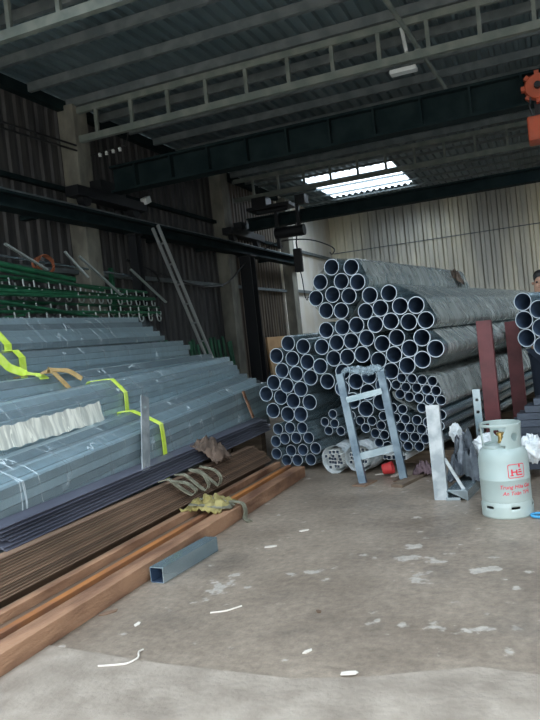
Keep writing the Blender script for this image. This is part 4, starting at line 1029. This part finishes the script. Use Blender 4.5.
scrap(-1.62, 4.3, .03, .8, M['paper'], 'pale scrap on the floor left of centre, behind the tube offcut')
scrap(-1.72, 3.95, .035, .4, M['paper'], 'pale scrap on the floor right of the tube offcut')
scrap(-1.10, 3.0, .018, 2.6, M['rust_dark'], 'small dark flake on the floor in the middle foreground')
scrap(-2.16, 2.86, .04, 1.1, M['rust_dark'], 'dark rust flake on the floor beside the thick rusty tube')
scrap(-1.50, 6.05, .05, .5, M['paper'], 'pale scrap on the floor behind the left foot of the leaning frame')
scrap(-1.36, 5.98, .06, 1.5, M['paper'], 'pale scrap on the floor between the feet of the leaning frame')

# ------------------------------------------------------------------ person at the right edge
def skin_mesh(name, vs, es, rs, sub=2):
    me = bpy.data.meshes.new(name); me.from_pydata(vs, es, []); o = bpy.data.objects.new(name, me); C.objects.link(o)
    o.modifiers.new('s', 'SKIN'); sl = me.skin_vertices[0].data
    for i, r in enumerate(rs): sl[i].radius = r if isinstance(r, tuple) else (r, r); sl[i].use_root = (i == 0)
    sb = o.modifiers.new('b', 'SUBSURF'); sb.levels = sub; sb.render_levels = sub
    out = baked(o); bpy.data.objects.remove(o)
    for p in out.polygons: p.use_smooth = True
    return out
px_, py_ = -.045, 7.72
person = thing('person', 'person in a dark jacket standing behind the pipes at the right edge', 'person', (px_, py_, 0)); person.rotation_euler = (0, 0, R(-8))
vs = [(0, 0, .93), (0, 0, 1.08), (0, 0, 1.26), (0, .01, 1.39), (0, .005, 1.46), (0, -.012, 1.525), (0, -.012, 1.60), (0, -.008, 1.655), (0, -.085, 1.555), (0, -.105, 1.575)]
es = [(0, 1), (1, 2), (2, 3), (3, 4), (4, 5), (5, 6), (6, 7), (5, 8)]
rs = [(.15, .11), (.135, .10), (.155, .11), (.10, .08), .055, (.072, .085), (.078, .095), (.05, .06), .02, .012]
es.append((8, 9))
for s in (-1, 1):
    k = len(vs)
    vs += [(s * .095, 0, .86), (s * .10, -.015, .49), (s * .10, .02, .10), (s * .115, -.12, .045)]; es += [(0, k), (k, k + 1), (k + 1, k + 2), (k + 2, k + 3)]; rs += [.09, .06, .042, .04]
    k = len(vs)
    vs += [(s * .175, .005, 1.37), (s * .22, .06, 1.10), (s * .16, .15, .93), (s * .12, .17, .89)]; es += [(3, k), (k, k + 1), (k + 1, k + 2), (k + 2, k + 3)]; rs += [.062, .045, .03, .034]
    for f, (dy, ln) in enumerate(((-.030, .070), (-.010, .082), (.010, .078), (.028, .060))):
        q = len(vs); vs += [(s * .10, .17 + dy * .6, .86), (s * .08, .175 + dy * .6, .86 - ln * .5), (s * .06, .175 + dy * .6, .86 - ln)]; es += [(k + 3, q), (q, q + 1), (q + 1, q + 2)]; rs += [.010, .009, .008]
    q = len(vs); vs += [(s * .07, .15, .88), (s * .05, .14, .85)]; es += [(k + 3, q), (q, q + 1)]; rs += [.011, .009]
bodym = skin_mesh('body', vs, es, rs); bodym.materials.append(M['skin']); bo = bpy.data.objects.new('body', bodym); C.objects.link(bo); bo.parent = person
jm = skin_mesh('jacket', [(0, 0, .90), (0, 0, 1.08), (0, 0, 1.26), (0, .01, 1.40), (0, .008, 1.44)] + [(s * x, y, z) for s in (-1, 1) for x, y, z in ((.18, .005, 1.37), (.222, .06, 1.10), (.165, .145, .945))],
    [(0, 1), (1, 2), (2, 3), (3, 4), (3, 5), (5, 6), (6, 7), (3, 8), (8, 9), (9, 10)], [(.175, .135), (.165, .13), (.185, .135), (.125, .105), .075, .08, .062, .048, .08, .062, .048])
jm.materials.append(M['jacket']); jo = bpy.data.objects.new('jacket', jm); C.objects.link(jo); jo.parent = person
tm = skin_mesh('trousers', [(0, 0, .93)] + [(s * x, y, z) for s in (-1, 1) for x, y, z in ((.095, 0, .84), (.10, -.015, .49), (.10, .02, .09))], [(0, 1), (1, 2), (2, 3), (0, 4), (4, 5), (5, 6)], [(.165, .125), .105, .078, .062, .105, .078, .062])
tm.materials.append(M['trousers']); to = bpy.data.objects.new('trousers', tm); C.objects.link(to); to.parent = person
hm = skin_mesh('hair', [(0, .03, 1.56), (0, .03, 1.62), (0, .0, 1.672), (0, -.05, 1.672)], [(0, 1), (1, 2), (2, 3)], [(.07, .06), (.090, .082), (.086, .070), (.070, .05)])
hm.materials.append(M['hair']); ho = bpy.data.objects.new('hair', hm); C.objects.link(ho); ho.parent = person
for s in (-1, 1):
    b = MB(); b.lathe([(.001, -.011), (.008, -.008), (.011, 0), (.008, .008), (.001, .011)], (s * .032, -.093, 1.592), 12, cap0=False, cap1=False); o = b.build('eye', M['black'], origin=(0, 0, 0), smooth=True); o.parent = person
    sm = skin_mesh('shoe', [(s * .10, .05, .045), (s * .115, -.16, .035)], [(0, 1)], [.052, .046]); sm.materials.append(M['shoe']); so = bpy.data.objects.new('shoe', sm); C.objects.link(so); so.parent = person
    em = skin_mesh('ear', [(s * .083, 0, 1.57), (s * .088, .005, 1.605)], [(0, 1)], [.012, .016]); em.materials.append(M['skin']); eo = bpy.data.objects.new('ear', em); C.objects.link(eo); eo.parent = person
mm = MB().box((0, -.094, 1.535), (.045, .012, .008)).build('mouth', mat('lips', (.36, .16, .13), .6), origin=(0, 0, 0)); mm.parent = person
